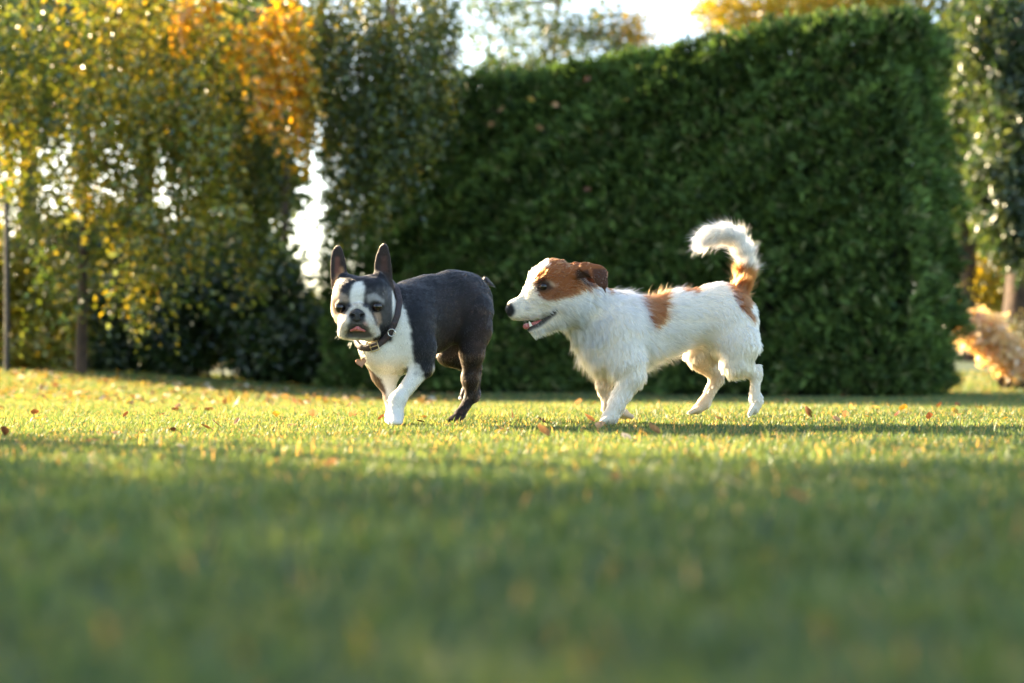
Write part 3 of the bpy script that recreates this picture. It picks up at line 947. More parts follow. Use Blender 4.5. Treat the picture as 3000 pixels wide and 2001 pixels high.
M_HAIR = hair_mat('dog_hair', 0.32, 0.6)
M_SLEEK = hair_mat('sleek_hair', 0.22, 0.4, 1.42)
M_SKIN = plain_mat('dog_skin', (0.5, 0.5, 0.5), 0.75, attr=True, spec=0.25)
M_NOSE = plain_mat('wet_nose', (0.012, 0.011, 0.012), 0.32, noise=(420, (0.022, 0.020, 0.021)), bump=0.5)
M_EYE = plain_mat('eye_surface', (0.05, 0.02, 0.01), 0.06, attr=True, spec=0.55, coat=0.0)
M_TONGUE = plain_mat('tongue_skin', (0.50, 0.14, 0.12), 0.35, noise=(220, (0.40, 0.10, 0.09)), bump=0.3, sss=0.2)
M_TOOTH = plain_mat('tooth_enamel', (0.80, 0.72, 0.55), 0.3)
M_LEATHER = plain_mat('collar_leather', (0.016, 0.010, 0.010), 0.6, noise=(160, (0.045, 0.020, 0.018)), bump=0.4)
M_STEEL = plain_mat('ring_steel', (0.65, 0.63, 0.60), 0.25, metal=1.0)
M_BRONZE = plain_mat('tag_bronze', (0.40, 0.20, 0.10), 0.45, metal=0.6, noise=(120, (0.30, 0.14, 0.07)), bump=0.15)
M_CLIP = plain_mat('buckle_brass', (0.62, 0.45, 0.22), 0.35, metal=0.8)

def eye_cols(th):
    if th < 0.40: return (0.003, 0.003, 0.003)
    if th < 0.80: return (0.022, 0.009, 0.004)
    return (0.010, 0.007, 0.006)

# ------------------------------------------------------------------ wire-haired white and tan dog
def build_terrier():
    WHT = (0.71, 0.665, 0.585); TAN = (0.23, 0.070, 0.018); DTAN = (0.075, 0.028, 0.014); BLK = (0.012, 0.011, 0.011); CRM = (0.66, 0.53, 0.40)
    yc = lambda cx: 3.42 + 0.19 * (cx - 400) / 1400.0
    def T(cx, cy, dy=0.0): return P(1440 + cx / 2.3405, 600 + cy / 2.3405, yc(cx) + dy)
    def R(px, Y=3.5): return px / 2.3405 / FPX * Y
    HY = 3.405
    def H(cx, cy, dy=0.0): return P(1460 + cx / 5.2275, 730 + cy / 5.2275, HY + dy)
    def RH(px): return px / 5.2275 / FPX * HY
    ax = T(1600, 800) - T(600, 800); ax[2] = 0; ax /= np.linalg.norm(ax)
    side = np.array([ax[1], -ax[0], 0])                      # towards the camera
    dn = np.array([0, 0, -1.0])
    back = ax * 0.9 + dn * 0.25
    pr = []
    def add(a, b, ra, rb, **k): pr.append(Prim(a, b, ra, rb, **k))
    # trunk
    S = dict(flat=side, fs=0.80)
    add(T(820, 930), T(960, 880), R(202), R(222), k=0.025, flow=ax * 0.45 + dn * 0.8, fur=0.026, lift=0.24, col=WHT, **S)
    add(T(960, 880), T(1280, 790), R(218), R(180), k=0.03, flow=back, fur=0.024, lift=0.22, col=WHT, **S)
    add(T(1280, 788), T(1560, 752), R(180), R(188), k=0.03, flow=back, fur=0.020, lift=0.2, col=WHT, **S)
    add(T(1560, 752), T(1650, 790), R(188), R(160), k=0.04, flow=ax * 0.6 + dn * 0.6, fur=0.018, lift=0.2, col=WHT, **S)
    add(T(780, 1000), T(870, 1010), R(105), R(115), k=0.04, flow=ax * 0.1 + dn, fur=0.027, lift=0.26, col=WHT, **S)
    # belly line
    add(T(950, 995), T(1220, 895), R(114), R(78), k=0.035, flow=ax * 0.7 + dn * 0.6, fur=0.023, lift=0.26, col=CRM, flat=side, fs=0.9)
    # neck
    add(H(1080, 640), T(800, 800), RH(255), R(205), k=0.04, flow=ax * 0.55 + dn * 0.75, fur=0.026, lift=0.2, col=WHT, flat=side, fs=0.86)
    add(T(600, 790), T(775, 965), R(90), R(140), k=0.03, flow=ax * 0.15 + dn, fur=0.026, lift=0.32, col=WHT, flat=side, fs=0.86)
    # shoulder, near and far
    add(T(870, 860, -0.055), T(900, 1060, -0.062), R(115), R(92), k=0.05, flow=ax * 0.3 + dn, fur=0.022, lift=0.2, col=WHT)
    add(T(830, 880, 0.055), T(800, 1060, 0.055), R(110), R(80), k=0.05, flow=dn, fur=0.022, lift=0.2, col=WHT)
    # near fore leg: elbow, forearm, wrist, paw
    NF = -0.060
    add(T(935, 1080, NF), T(955, 1175, NF), R(100), R(84), k=0.03, flow=dn, fur=0.018, lift=0.25, col=WHT)
    add(T(955, 1175, NF), T(858, 1375, NF), R(82), R(50), k=0.02, flow=ax * -0.3 + dn, fur=0.014, lift=0.24, col=WHT)
    add(T(858, 1375, NF), T(822, 1440, NF), R(50), R(48), k=0.012, flow=dn, fur=0.011, lift=0.22, col=WHT)
    add(T(822, 1462, NF), T(790, 1474, NF), R(42), R(40), k=0.014, flow=ax * -0.6 + dn * 0.5, fur=0.009, lift=0.2, col=WHT)
    for o in (-0.017, -0.006, 0.006, 0.017):                 # toes
        add(T(795, 1470, NF + o), T(762, 1484, NF + o), R(20), R(17), k=0.006, flow=ax * -0.8 + dn * 0.4, fur=0.007, lift=0.15, col=WHT)
    # far fore leg, wrist folded back
    FF = 0.052
    add(T(800, 1090, FF), T(772, 1230, FF), R(80), R(50), k=0.03, flow=dn, fur=0.016, lift=0.24, col=CRM)
    add(T(772, 1230, FF), T(800, 1395, FF), R(48), R(38), k=0.015, flow=dn, fur=0.010, lift=0.2, col=CRM)
    add(T(800, 1395, FF), T(905, 1432, FF - 0.01), R(38), R(36), k=0.012, flow=ax * 0.8 + dn * 0.3, fur=0.008, lift=0.2, col=CRM)
    for o in (-0.016, -0.005, 0.006, 0.016):
        add(T(905, 1430, FF - 0.01 + o), T(962, 1452, FF - 0.01 + o), R(21), R(16), k=0.006, flow=ax * 0.9 + dn * 0.2, fur=0.005, lift=0.15, col=CRM)
    # near hind leg
    NH = -0.058
    add(T(1640, 820, -0.035), T(1690, 960, NH), R(150), R(128), k=0.05, flow=ax * 0.35 + dn, fur=0.018, lift=0.2, col=WHT)
    add(T(1690, 960, NH), T(1672, 1090, NH), R(125), R(98), k=0.03, flow=ax * 0.2 + dn, fur=0.018, lift=0.22, col=WHT)
    add(T(1680, 1090, NH), T(1800, 1160, NH), R(82), R(36), k=0.022, flow=ax * 0.6 + dn * 0.5, fur=0.013, lift=0.22, col=WHT)
    add(T(1833, 1112, NH), T(1822, 1150, NH), R(20), R(34), k=0.012, flow=dn, fur=0.008, lift=0.25, col=WHT)
    add(T(1812, 1155, NH), T(1805, 1330, NH), R(36), R(36), k=0.014, flow=dn, fur=0.011, lift=0.24, col=WHT)
    add(T(1822, 1345, NH), T(1800, 1400, NH), R(42), R(36), k=0.012, flow=dn, fur=0.009, lift=0.22, col=WHT)
    for o in (-0.016, -0.005, 0.006, 0.016):
        add(T(1795, 1395, NH + o), T(1768, 1437, NH + o), R(20), R(15), k=0.006, flow=dn - ax * 0.3, fur=0.006, lift=0.15, col=WHT)
    # far hind leg reaching forward
    FH = 0.060
    add(T(1560, 850, 0.035), T(1440, 1020, FH), R(140), R(98), k=0.05, flow=dn, fur=0.018, lift=0.22, col=CRM)
    add(T(1430, 1030, FH), T(1540, 1180, FH), R(92), R(44), k=0.025, flow=dn + ax * 0.4, fur=0.012, lift=0.2, col=CRM)
    add(T(1560, 1172, FH), T(1548, 1200, FH), R(32), R(40), k=0.012, flow=dn, fur=0.008, lift=0.2, col=CRM)
    add(T(1545, 1195, FH), T(1462, 1350, FH), R(42), R(38), k=0.014, flow=dn - ax * 0.3, fur=0.009, lift=0.2, col=CRM)
    add(T(1455, 1365, FH), T(1410, 1402, FH), R(42), R(36), k=0.012, flow=-ax * 0.7 + dn * 0.5, fur=0.008, lift=0.2, col=CRM)
    for o in (-0.016, -0.005, 0.006, 0.016):
        add(T(1415, 1400, FH + o), T(1358, 1426, FH + o), R(20), R(15), k=0.006, flow=-ax * 0.9 + dn * 0.4, fur=0.005, lift=0.15, col=CRM)
    # tail, curled up and forward
    tl = [(1668, 660), (1712, 560), (1738, 440), (1728, 330), (1680, 245), (1600, 200), (1510, 208), (1440, 250)]
    tr = [58, 50, 46, 45, 46, 46, 43, 28]
    for i in range(len(tl) - 1):
        a, b = T(*tl[i]), T(*tl[i + 1])
        add(a, b, R(tr[i]), R(tr[i + 1]), k=0.02 if i == 0 else 0.008, flow=b - a, fur=0.029 if i > 0 else 0.022, lift=0.38, col=WHT, tag='tail')
    # head
    F = dict(flat=(0, 1, 0))
    hb = np.array([0.85, 0, -0.30])
    add(H(905, 490), H(1010, 520), RH(305), RH(290), k=0.02, fs=0.92, flow=(1, 0, 0.1), fur=0.009, lift=0.2, col=WHT, **F)
    add(H(690, 520), H(820, 450), RH(195), RH(240), k=0.03, fs=0.95, flow=(0.9, 0, 0.35), fur=0.009, lift=0.25, col=WHT, **F)
    add(H(600, 700), H(285, 900), RH(178), RH(112), k=0.035, fs=0.80, flow=(0.9, 0, -0.25), fur=0.013, lift=0.32, col=WHT, **F)
    add(H(235, 905), H(215, 955), RH(92), RH(70), k=0.02, fs=0.85, flow=(0.9, 0, -0.2), fur=0.007, lift=0.3, col=WHT, **F)
    add(H(300, 985), H(560, 960), RH(80), RH(105), k=0.02, fs=1.1, flow=(0.8, 0, -0.6), fur=0.015, lift=0.3, col=WHT, **F)   # upper lip
    add(H(860, 770), H(1010, 800), RH(215), RH(215), k=0.035, fs=0.98, flow=hb, fur=0.016, lift=0.24, col=WHT, **F)          # cheeks
    add(H(860, 1060), H(520, 1225), RH(125), RH(72), k=0.02, fs=0.80, flow=(0.45, 0, -0.9), fur=0.018, lift=0.3, col=WHT, **F)  # lower jaw
    add(H(940, 990), H(1100, 900), RH(130), RH(190), k=0.03, fs=0.9, flow=(0.7, 0, -0.7), fur=0.024, lift=0.3, col=WHT, **F)
    for sgn in (-1, 1):
        add(H(640, 470, sgn * 0.024), H(740, 445, sgn * 0.030), RH(55), RH(60), k=0.015, flow=(0.8, 0, 0.5), fur=0.010, lift=0.35, col=WHT)   # brow
    # mouth: open wedge cut between the jaws
    add(H(330, 1160), H(560, 1095), RH(60), RH(46), k=0.004, sub=True, flat=(0, 1, 0), fs=6.0)
    add(H(560, 1095), H(860, 960), RH(46), RH(14), k=0.004, sub=True, flat=(0, 1, 0), fs=6.0)
    # ears: base standing back, flap folded forward and hanging
    for sgn, dx in ((-1, 0), (1, -150)):
        e0 = sgn * 0.036
        ef = lambda x, y, d=0.0: H(x + dx, y, e0 + sgn * d)
        nrm = (0.25, sgn * 1.0, 0.45)
        add(ef(1230, 330), ef(1440, 370, 0.012), RH(130), RH(95), k=0.012, flat=nrm, fs=0.30, flow=(0.8, 0, 0.2), fur=0.006, lift=0.2, col=TAN, tag='ear')
        add(ef(1330, 275, 0.010), ef(1530, 350, 0.020), RH(66), RH(92), k=0.010, flat=nrm, fs=0.28, flow=(0.8, 0, -0.3), fur=0.006, lift=0.2, col=TAN, tag='ear')
        add(ef(1545, 370, 0.021), ef(1595, 510, 0.024), RH(84), RH(48), k=0.008, flat=nrm, fs=0.26, flow=(0.3, 0, -1), fur=0.006, lift=0.15, col=DTAN, tag='ear')
        add(ef(1595, 510, 0.024), ef(1642, 665, 0.022), RH(48), RH(9), k=0.006, flat=nrm, fs=0.30, flow=(0.3, 0, -1), fur=0.006, lift=0.15, col=DTAN, tag='ear')
        add(ef(1265, 430, 0.018), ef(1400, 470, 0.020), RH(58), RH(36), k=0.008, sub=True, flat=nrm, fs=0.5)    # ear hollow
    v, q = implicit(pr)
    flow, fur, lift, col, near, ps = prim_fields(pr, v)
    nrm = vert_normals(v, q)
    # markings, in the coordinates of the side they are seen from
    u_, v_ = proj(v)
    cx, cy = (u_ - 1440) * 2.3405, (v_ - 600) * 2.3405
    hx, hy = (u_ - 1460) * 5.2275, (v_ - 730) * 5.2275
    jx = 14 * wob(v, 160.0, 0.4) + 10 * wob(v, 320.0, 1.4); jy = 14 * wob(v, 150.0, 2.4) + 10 * wob(v, 300.0, 3.1)
    head = (hx < 1700) & (hy < 1400) & (v[:, 1] < 3.53) & (cx < 800)
    tail = np.array([p.tag == 'tail' for p in ps])[near]
    ear = np.array([p.tag == 'ear' for p in ps])[near]
    def paint(m, c, f=1.0): col[m] = col[m] * (1 - f) + np.asarray(c) * f
    back_patch = in_poly(cx + jx, cy + jy, [(985, 560), (1215, 540), (1212, 640), (1195, 770), (1140, 840), (1100, 852), (1062, 735), (1012, 645)])
    paint(back_patch & ~head & ~tail, TAN)
    paint(in_poly(cx + jx, cy + jy, [(1262, 520), (1432, 500), (1424, 598), (1392, 614), (1290, 594)]) & ~tail, TAN)
    paint(in_poly(cx + jx, cy + jy, [(1600, 400), (1830, 470), (1800, 640), (1770, 700), (1812, 770), (1820, 810), (1775, 775), (1690, 690), (1650, 600), (1600, 548)]), (0.19, 0.055, 0.014))
    paint(head & in_poly(hx + 2 * jx, hy + 2 * jy, [(510, 440), (570, 360), (710, 285), (800, 236), (690, 215), (740, 60), (1300, 130), (1700, 200), (1700, 700), (1520, 540), (1300, 625), (1110, 722), (860, 785), (660, 770), (570, 650)]), TAN)
    paint(head & in_poly(hx + 2 * jx, hy + 2 * jy, [(1165, 400), (1210, 310), (1390, 330), (1450, 520), (1370, 560), (1230, 480)]), (0.022, 0.013, 0.010), 0.9)
    paint(ear & (hx > 1440) & (hy > 300), (0.045, 0.018, 0.011), 0.85)
    paint(head & in_poly(hx, hy, [(575, 470), (660, 430), (790, 490), (850, 610), (720, 680), (580, 640)]), (0.030, 0.017, 0.012), 0.9)
    paint(head & in_poly(hx + jx, hy + jy, [(640, 650), (900, 600), (1050, 690), (850, 770), (650, 740)]), (0.20, 0.075, 0.028), 0.5)
    paint(head & in_poly(hx + jx, hy + jy, [(720, 470), (830, 500), (900, 570), (860, 590), (800, 530)]), (0.6, 0.42, 0.28), 0.6)
    spots = wob(v, 420.0, 1.0) > 0.22
    paint(head & (hx < 330) & (hy > 810) & (hy < 1000) & spots, (0.06, 0.05, 0.05), 0.8)
    paint(head & in_poly(hx, hy, [(410, 905), (470, 900), (465, 935), (420, 945)]), BLK, 0.85)
    inner = head & in_poly(hx, hy, [(340, 1085), (560, 1055), (850, 925), (925, 915), (890, 1000), (660, 1185), (430, 1285), (365, 1260)])
    paint(inner, (0.020, 0.014, 0.014), 0.95)
    nose = head & ((hx - 175) ** 2 / 85 ** 2 + (hy - 935) ** 2 / 105 ** 2 < 1)
    paint(nose, BLK)
    # hair length tweaks
    eye_d = np.minimum(np.hypot(hx - 697, hy - 575), 999) + np.where(head, 0, 999)
    fur = np.where(inner | nose, 0.0, fur)
    fur = np.where(eye_d < 75, 0.0, np.where(eye_d < 130, fur * 0.5, fur))
    fur = np.where(head & (hx < 340), fur * 0.65, fur)
    fur = np.where(head & (hx > 400) & (hx < 720) & (hy < 520), fur * 1.7, fur)      # brow and stop tuft
    fur = np.where(head & (hy > 1180) & (hx > 380), fur * 1.25, fur)                 # chin
    belly = (nrm[:, 2] < -0.3) & (cx > 600) & (cx < 1330) & (cy > 900)
    fur = np.where(belly, fur * 1.1, fur)
    col = smooth_cols(col, q, 3)
    root = thing('dog', (0.55, 3.5, 0.0), 'white and tan wire-haired dog with raised white tail walking left', 'dog')
    skin = np.where((col.min(1) > 0.3)[:, None], col * np.array([0.95, 0.88, 0.80]), col * 0.9)
    me = mesh_np('body', v, [q], M_SKIN, True, skin)
    link('body', me, root)
    dens = np.where(fur > 0.001, 1.0, 0.0) * np.where(head, 2.2, 1.0) * np.where(tail, 1.6, 1.0)
    make_coat('coat', v, q, nrm, flow, fur, lift, col, dens, 150000, 0.00030, M_HAIR, root, 6, 0.22, 0.42, 0.16, 0.10, 0.12, 0.0, 9000, 0.72, tail.astype(float))
    # long loose guard hairs along chest, belly and tail
    dens2 = ((fur > 0.021) & ~head).astype(float)
    make_coat('guard_hair', v, q, nrm, flow, fur * 1.45, np.clip(lift + 0.12, 0, 1), col, dens2, 9000, 0.00022, M_HAIR, root, 7, 0.35, 0.5, 0.3, 0.08)
    bvh = BVHTree.FromPolygons([tuple(x) for x in v], [tuple(int(k) for k in x) for x in q])
    # eyes
    p, n = hit(bvh, 1460 + 697 / 5.2275, 730 + 572 / 5.2275)
    for sgn in (1, -1):
        c = p - np.array([0, -1, 0]) * 0.0055
        if sgn < 0: c = np.array([c[0], 2 * HY - c[1], c[2]])
        axis = np.array([-0.45, -0.9 * sgn, 0.05])
        link('eye', sphere_mesh('eye', c, 0.0106, M_EYE, eye_cols, axis), root)
    ws, wd_ = [], []
    for k in range(22):
        p_, n_ = hit(bvh, 1460 + random.uniform(300, 620) / 5.2275, 730 + random.uniform(960, 1060) / 5.2275)
        if p_ is not None: ws.append(p_); wd_.append([random.gauss(0.5, 0.3), -0.7, -0.5 + random.gauss(0, 0.3)])
    whiskers(ws, wd_, 0.030, (0.8, 0.75, 0.66), root)
    # nose leather
    acc = Acc()
    npr = [Prim(H(190, 905), H(190, 905), RH(74), RH(74), k=0.006, flat=(0, 1, 0), fs=1.15), Prim(H(180, 950), H(192, 990), RH(58), RH(34), k=0.01, flat=(0, 1, 0), fs=1.0),
           Prim(H(165, 945, -0.013), H(205, 950, -0.015), RH(20), RH(16), k=0.004, sub=True), Prim(H(165, 945, 0.013), H(205, 950, 0.015), RH(20), RH(16), k=0.004, sub=True)]
    global VOX
    keep = VOX; VOX = 0.0011
    nv, nq = implicit(npr)
    link('nose', mesh_np('nose', nv, [nq], M_NOSE), root)
    # tongue and lower canine
    tv, tq = implicit([Prim(H(440, 1180), H(660, 1110), RH(34), RH(34), k=0.01, flat=(0, 1, 0), fs=1.8), Prim(H(415, 1185, -0.005), H(415, 1185, 0.005), RH(32), RH(32), k=0.01)])
    link('tongue', mesh_np('tongue', tv, [tq], M_TONGUE), root)
    VOX = keep
    for sgn in (-1, 1):
        a, b = H(500, 1180, sgn * 0.010), H(470, 1105, sgn * 0.0105)
        s = np.linspace(0, 1, 6)
        v_, q_ = tube(a + np.outer(s, b - a), RH(26) * np.sqrt(1 - s * 0.96), 8)
        link('tooth', mesh_np('tooth', v_, [q_], M_TOOTH), root)
    return root

# ------------------------------------------------------------------ black and white short-haired dog
def build_boston():
    BLK = (0.0085, 0.0085, 0.010); WHT = (0.70, 0.655, 0.58); BRN = (0.016, 0.011, 0.009); GRY = (0.26, 0.25, 0.25)
    def B(cx, cy, Y): return P(900 + cx / 2.6133, 680 + cy / 2.6133, Y)
    def R(px, Y=3.5): return px / 2.6133 / FPX * Y
    HY = 3.375
    def H(cx, cy, fwd=0.0): return P(940 + cx / 3.92, 700 + cy / 3.92, HY - fwd)
    def RH(px): return px / 3.92 / FPX * HY
    yb = lambda cx: 3.47 + 0.19 * (cx - 720) / 500.0
    def T(cx, cy, d=0.0): return B(cx, cy, yb(cx) + d)
    ax = T(1200, 600) - T(760, 600); ax[2] = 0; ax /= np.linalg.norm(ax)
    side = np.array([ax[1], -ax[0], 0])
    dn = np.array([0, 0, -1.0])
    back = ax + dn * 0.3
    pr = []
    def add(a, b, ra, rb, **k): pr.append(Prim(a, b, ra, rb, **k))
    sh = dict(fur=0.0080, lift=0.16)
    S = dict(flat=side, fs=0.86, flow=back, col=BLK, **sh)
    # trunk
    add(T(745, 725), T(930, 650), R(252), R(266), k=0.02, **S)
    add(T(930, 646), T(1110, 566), R(262), R(262), k=0.02, **S)
    add(T(1110, 560), T(1200, 545), R(268), R(252), k=0.02, **S)
    add(T(690, 860, -0.02), T(740, 900, -0.01), R(195), R(180), k=0.05, flat=side, fs=0.9, flow=dn, col=WHT, **sh)   # brisket
    # neck up to the head
    add(T(760, 640, -0.01), H(520, 760, -0.055), R(225), RH(250), k=0.05, flow=ax * 0.6 + dn * 0.6, col=BLK, **sh)
    add(B(560, 880, 3.41), B(600, 800, 3.42), R(150), R(180), k=0.05, flow=dn + ax * 0.2, col=WHT, **sh)
    # withers
    add(T(780, 520, 0.03), T(900, 500, 0.02), R(120), R(150), k=0.04, flow=back, col=BLK, **sh)
    # near shoulder and fore leg
    add(B(790, 720, 3.41), B(860, 900, 3.40), R(140), R(105), k=0.05, flow=dn + ax * 0.4, col=BLK, **sh)
    add(B(860, 900, 3.40), B(890, 1025, 3.395), R(96), R(66), k=0.03, flow=dn, col=BLK, **sh)
    add(B(915, 1010, 3.40), B(925, 1040, 3.40), R(34), R(30), k=0.015, flow=dn, col=BLK, **sh)        # elbow point
    add(B(870, 1050, 3.39), B(705, 1270, 3.355), R(70), R(50), k=0.02, flow=dn, col=WHT, **sh)
    add(B(690, 1290, 3.352), B(676, 1390, 3.345), R(58), R(52), k=0.015, flow=dn, col=WHT, **sh)
    add(B(676, 1410, 3.345), B(674, 1445, 3.325), R(52), R(46), k=0.014, flow=dn, col=WHT, **sh)
    for o, dy in ((-40, 0.004), (-14, -0.004), (14, -0.004), (40, 0.004)):
        add(B(676 + o * 0.8, 1430, 3.325 + dy), B(674 + o, 1458, 3.306 + dy), R(21), R(18), k=0.006, flow=dn, col=WHT, fur=0.004, lift=0.1)
    # far fore leg
    add(B(590, 960, 3.46), B(590, 1085, 3.455), R(125), R(84), k=0.04, flow=dn, col=WHT, **sh)
    add(B(588, 1090, 3.455), B(640, 1270, 3.44), R(78), R(44), k=0.02, flow=dn, col=WHT, **sh)
    add(B(640, 1270, 3.44), B(650, 1390, 3.43), R(44), R(42), k=0.012, flow=dn, col=WHT, **sh)
    add(B(650, 1405, 3.42), B(645, 1440, 3.40), R(44), R(40), k=0.012, flow=dn, col=WHT, **sh)
    for o in (-28, -9, 9, 28):
        add(B(648 + o, 1428, 3.40), B(645 + o, 1448, 3.385), R(18), R(15), k=0.006, flow=dn, col=WHT, fur=0.004, lift=0.1)
    # near hind leg
    add(B(1262, 630, 3.60), B(1282, 750, 3.59), R(168), R(122), k=0.035, flow=dn + ax * 0.2, col=BLK, **sh)
    add(B(1284, 750, 3.585), B(1262, 930, 3.565), R(118), R(86), k=0.025, flow=dn, col=BRN, **sh)
    add(B(1262, 930, 3.565), B(1250, 1120, 3.575), R(84), R(56), k=0.02, flow=dn, col=BRN, **sh)
    add(B(1250, 1120, 3.575), B(1258, 1235, 3.585), R(58), R(44), k=0.02, flow=dn, col=BRN, **sh)
    add(B(1315, 1030, 3.60), B(1300, 1235, 3.598), R(26), R(20), k=0.014, flow=dn, col=BRN, **sh)       # tendon
    add(B(1292, 1235, 3.598), B(1285, 1262, 3.595), R(28), R(30), k=0.012, flow=dn, col=BLK, **sh)      # hock
    add(B(1262, 1250, 3.59), B(1170, 1395, 3.575), R(46), R(38), k=0.015, flow=dn - ax * 0.4, col=BLK, **sh)
    add(B(1165, 1400, 3.57), B(1135, 1428, 3.555), R(38), R(32), k=0.012, flow=-ax, col=BLK, **sh)
    for o in (-28, -8, 12, 32):
        add(B(1140 + o, 1422, 3.555), B(1102 + o * 1.1, 1444, 3.535), R(19), R(14), k=0.006, flow=-ax, col=BRN, fur=0.004, lift=0.1)
    # far hind leg swung forward and lifted behind the near one
    add(B(1180, 720, 3.74), B(1085, 930, 3.74), R(170), R(88), k=0.05, flow=dn, col=BRN, **sh)
    add(B(1085, 935, 3.74), B(1235, 1040, 3.76), R(80), R(42), k=0.025, flow=dn, col=BRN, **sh)
    add(B(1240, 1045, 3.76), B(1225, 1210, 3.755), R(42), R(34), k=0.015, flow=dn, col=BLK, **sh)
    add(B(1225, 1210, 3.755), B(1190, 1265, 3.745), R(36), R(28), k=0.012, flow=dn, col=BLK, **sh)
    # belly tuck and stub tail
    add(T(950, 810), T(1110, 710), R(95), R(80), k=0.03, flow=back, col=BLK, **sh)
    add(B(1360, 372, 3.71), B(1425, 412, 3.725), R(24), R(6), k=0.02, flow=ax + dn * 0.4, col=BLK, fur=0.010, lift=0.3)
    # ---- head
    f0 = np.array([-0.04, -1.0, 0.0])
    hv = dict(fur=0.0048, lift=0.24)
    out = (0.0, 0.6, 0.3)
    add(H(338, 610, -0.005), H(608, 610, -0.005), RH(174), RH(174), k=0.025, flat=(0, 1, 0), fs=1.30, flow=(0, 0.5, 1), col=BLK, **hv)   # skull
    add(H(358, 700, 0.012), H(590, 700, 0.012), RH(180), RH(182), k=0.03, flat=(0, 1, 0), fs=1.15, flow=(0, 0.5, 1), col=BLK, **hv)
    add(H(670, 850, 0.002), H(700, 900, -0.01), RH(140), RH(120), k=0.04, flow=(0.6, 0.5, -0.5), col=BLK, **hv)                         # cheeks
    add(H(272, 850, 0.004), H(268, 905, -0.008), RH(122), RH(100), k=0.04, flow=(-0.6, 0.5, -0.5), col=GRY, **hv)
    add(H(610, 690, 0.040), H(680, 700, 0.030), RH(58), RH(50), k=0.02, flow=(0.3, 0, 1), col=BLK, **hv)                                # brows
    add(H(265, 700, 0.042), H(205, 715, 0.032), RH(55), RH(46), k=0.02, flow=(-0.3, 0, 1), col=GRY, **hv)
    add(H(345, 960, 0.040), H(512, 960, 0.038), RH(112), RH(116), k=0.03, flow=(0, 0.3, -1), col=WHT, **hv)                             # muzzle
    add(H(345, 930, 0.066), H(495, 930, 0.064), RH(78), RH(80), k=0.02, flow=(0, 0.3, -1), col=WHT, **hv)
    add(H(302, 985, 0.052), H(256, 1085, 0.040), RH(76), RH(62), k=0.018, flow=(-0.2, 0.3, -1), col=WHT, **hv)                          # flews
    add(H(545, 985, 0.050), H(612, 1092, 0.036), RH(82), RH(64), k=0.018, flow=(0.2, 0.3, -1), col=WHT, **hv)
    add(H(350, 1100, 0.036), H(520, 1105, 0.034), RH(60), RH(60), k=0.015, flow=(0, 0.4, -1), col=BLK, **hv)                            # chin
    add(H(300, 885, 0.050), H(345, 815, 0.062), RH(30), RH(34), k=0.012, flow=(-0.5, 0, 1), col=WHT, **hv)                              # nose roll
    add(H(345, 815, 0.062), H(430, 785, 0.066), RH(36), RH(38), k=0.012, flow=(0, 0, 1), col=WHT, **hv)
    add(H(430, 785, 0.066), H(515, 820, 0.060), RH(38), RH(34), k=0.012, flow=(0.3, 0, 1), col=WHT, **hv)
    add(H(515, 820, 0.060), H(575, 905, 0.046), RH(34), RH(30), k=0.012, flow=(0.5, 0, 1), col=WHT, **hv)
    # mouth slit with the drooping corners
    add(H(335, 1082, 0.10), H(335, 1082, 0.052), RH(18), RH(18), k=0.006, sub=True)
    add(H(335, 1080, 0.085), H(425, 1052, 0.085), RH(20), RH(22), k=0.006, sub=True, flat=(0, 1, 0), fs=2.5)
    add(H(425, 1052, 0.085), H(520, 1085, 0.083), RH(22), RH(20), k=0.006, sub=True, flat=(0, 1, 0), fs=2.5)
    add(H(520, 1085, 0.080), H(600, 1125, 0.062), RH(14), RH(8), k=0.006, sub=True, flat=(0, 1, 0), fs=2.5)
    # eye sockets
    add(H(647, 778, 0.070), H(647, 778, 0.050), RH(56), RH(40), k=0.010, sub=True)
    add(H(224, 788, 0.072), H(224, 788, 0.050), RH(54), RH(40), k=0.010, sub=True)
    for ex, ey, sg in ((647, 778, 1), (224, 788, -1)):        # upper eyelids
        add(H(ex - 56, ey - 22, 0.049), H(ex, ey - 60, 0.056), RH(11), RH(14), k=0.006, flow=(0, 0, 1), col=BLK, fur=0.002, lift=0.1)
        add(H(ex, ey - 60, 0.056), H(ex + 58, ey - 20, 0.047), RH(14), RH(11), k=0.006, flow=(0, 0, 1), col=BLK, fur=0.002, lift=0.1)
    # ears: tall upright shells, hollow towards the camera
    er = [((730, 500), 92), ((718, 400), 92), ((712, 290), 86), ((718, 190), 66), ((724, 105), 34), ((726, 78), 14)]
    el = [((205, 500), 88), ((205, 400), 80), ((200, 300), 74), ((195, 210), 62), ((196, 130), 36), ((198, 100), 14)]
    for lst, tw in ((er, 0.25), (el, -0.35)):
        nrm = (tw, 1.0, 0.12)
        for i in range(len(lst) - 1):
            (p0, r0), (p1, r1) = lst[i], lst[i + 1]
            add(H(*p0, -0.022), H(*p1, -0.026), RH(r0), RH(r1), k=0.006 if i else 0.02, flat=nrm, fs=0.42, flow=(0, 0, 1), fur=0.0035, lift=0.25, col=BLK, tag='ear')
        for i in range(len(lst) - 2):
            (p0, r0), (p1, r1) = lst[i], lst[i + 1]
            s = 0.62 if i == 0 else 0.74
            pr.append(Prim(H(p0[0], p0[1] - (30 if i == 0 else 0), -0.012), H(*p1, -0.016), RH(r0 * s), RH(r1 * 0.74), k=0.004, flat=nrm, fs=0.42, sub=True))
    # ear feet joining the skull
    add(H(660, 470, -0.012), H(560, 470, -0.005), RH(60), RH(30), k=0.02, flow=(0, 0, 1), col=BLK, **hv)
    add(H(270, 470, -0.012), H(350, 470, -0.005), RH(55), RH(30), k=0.02, flow=(0, 0, 1), col=BLK, **hv)
    v, q = implicit(pr)
    flow, fur, lift, col, near, ps = prim_fields(pr, v)
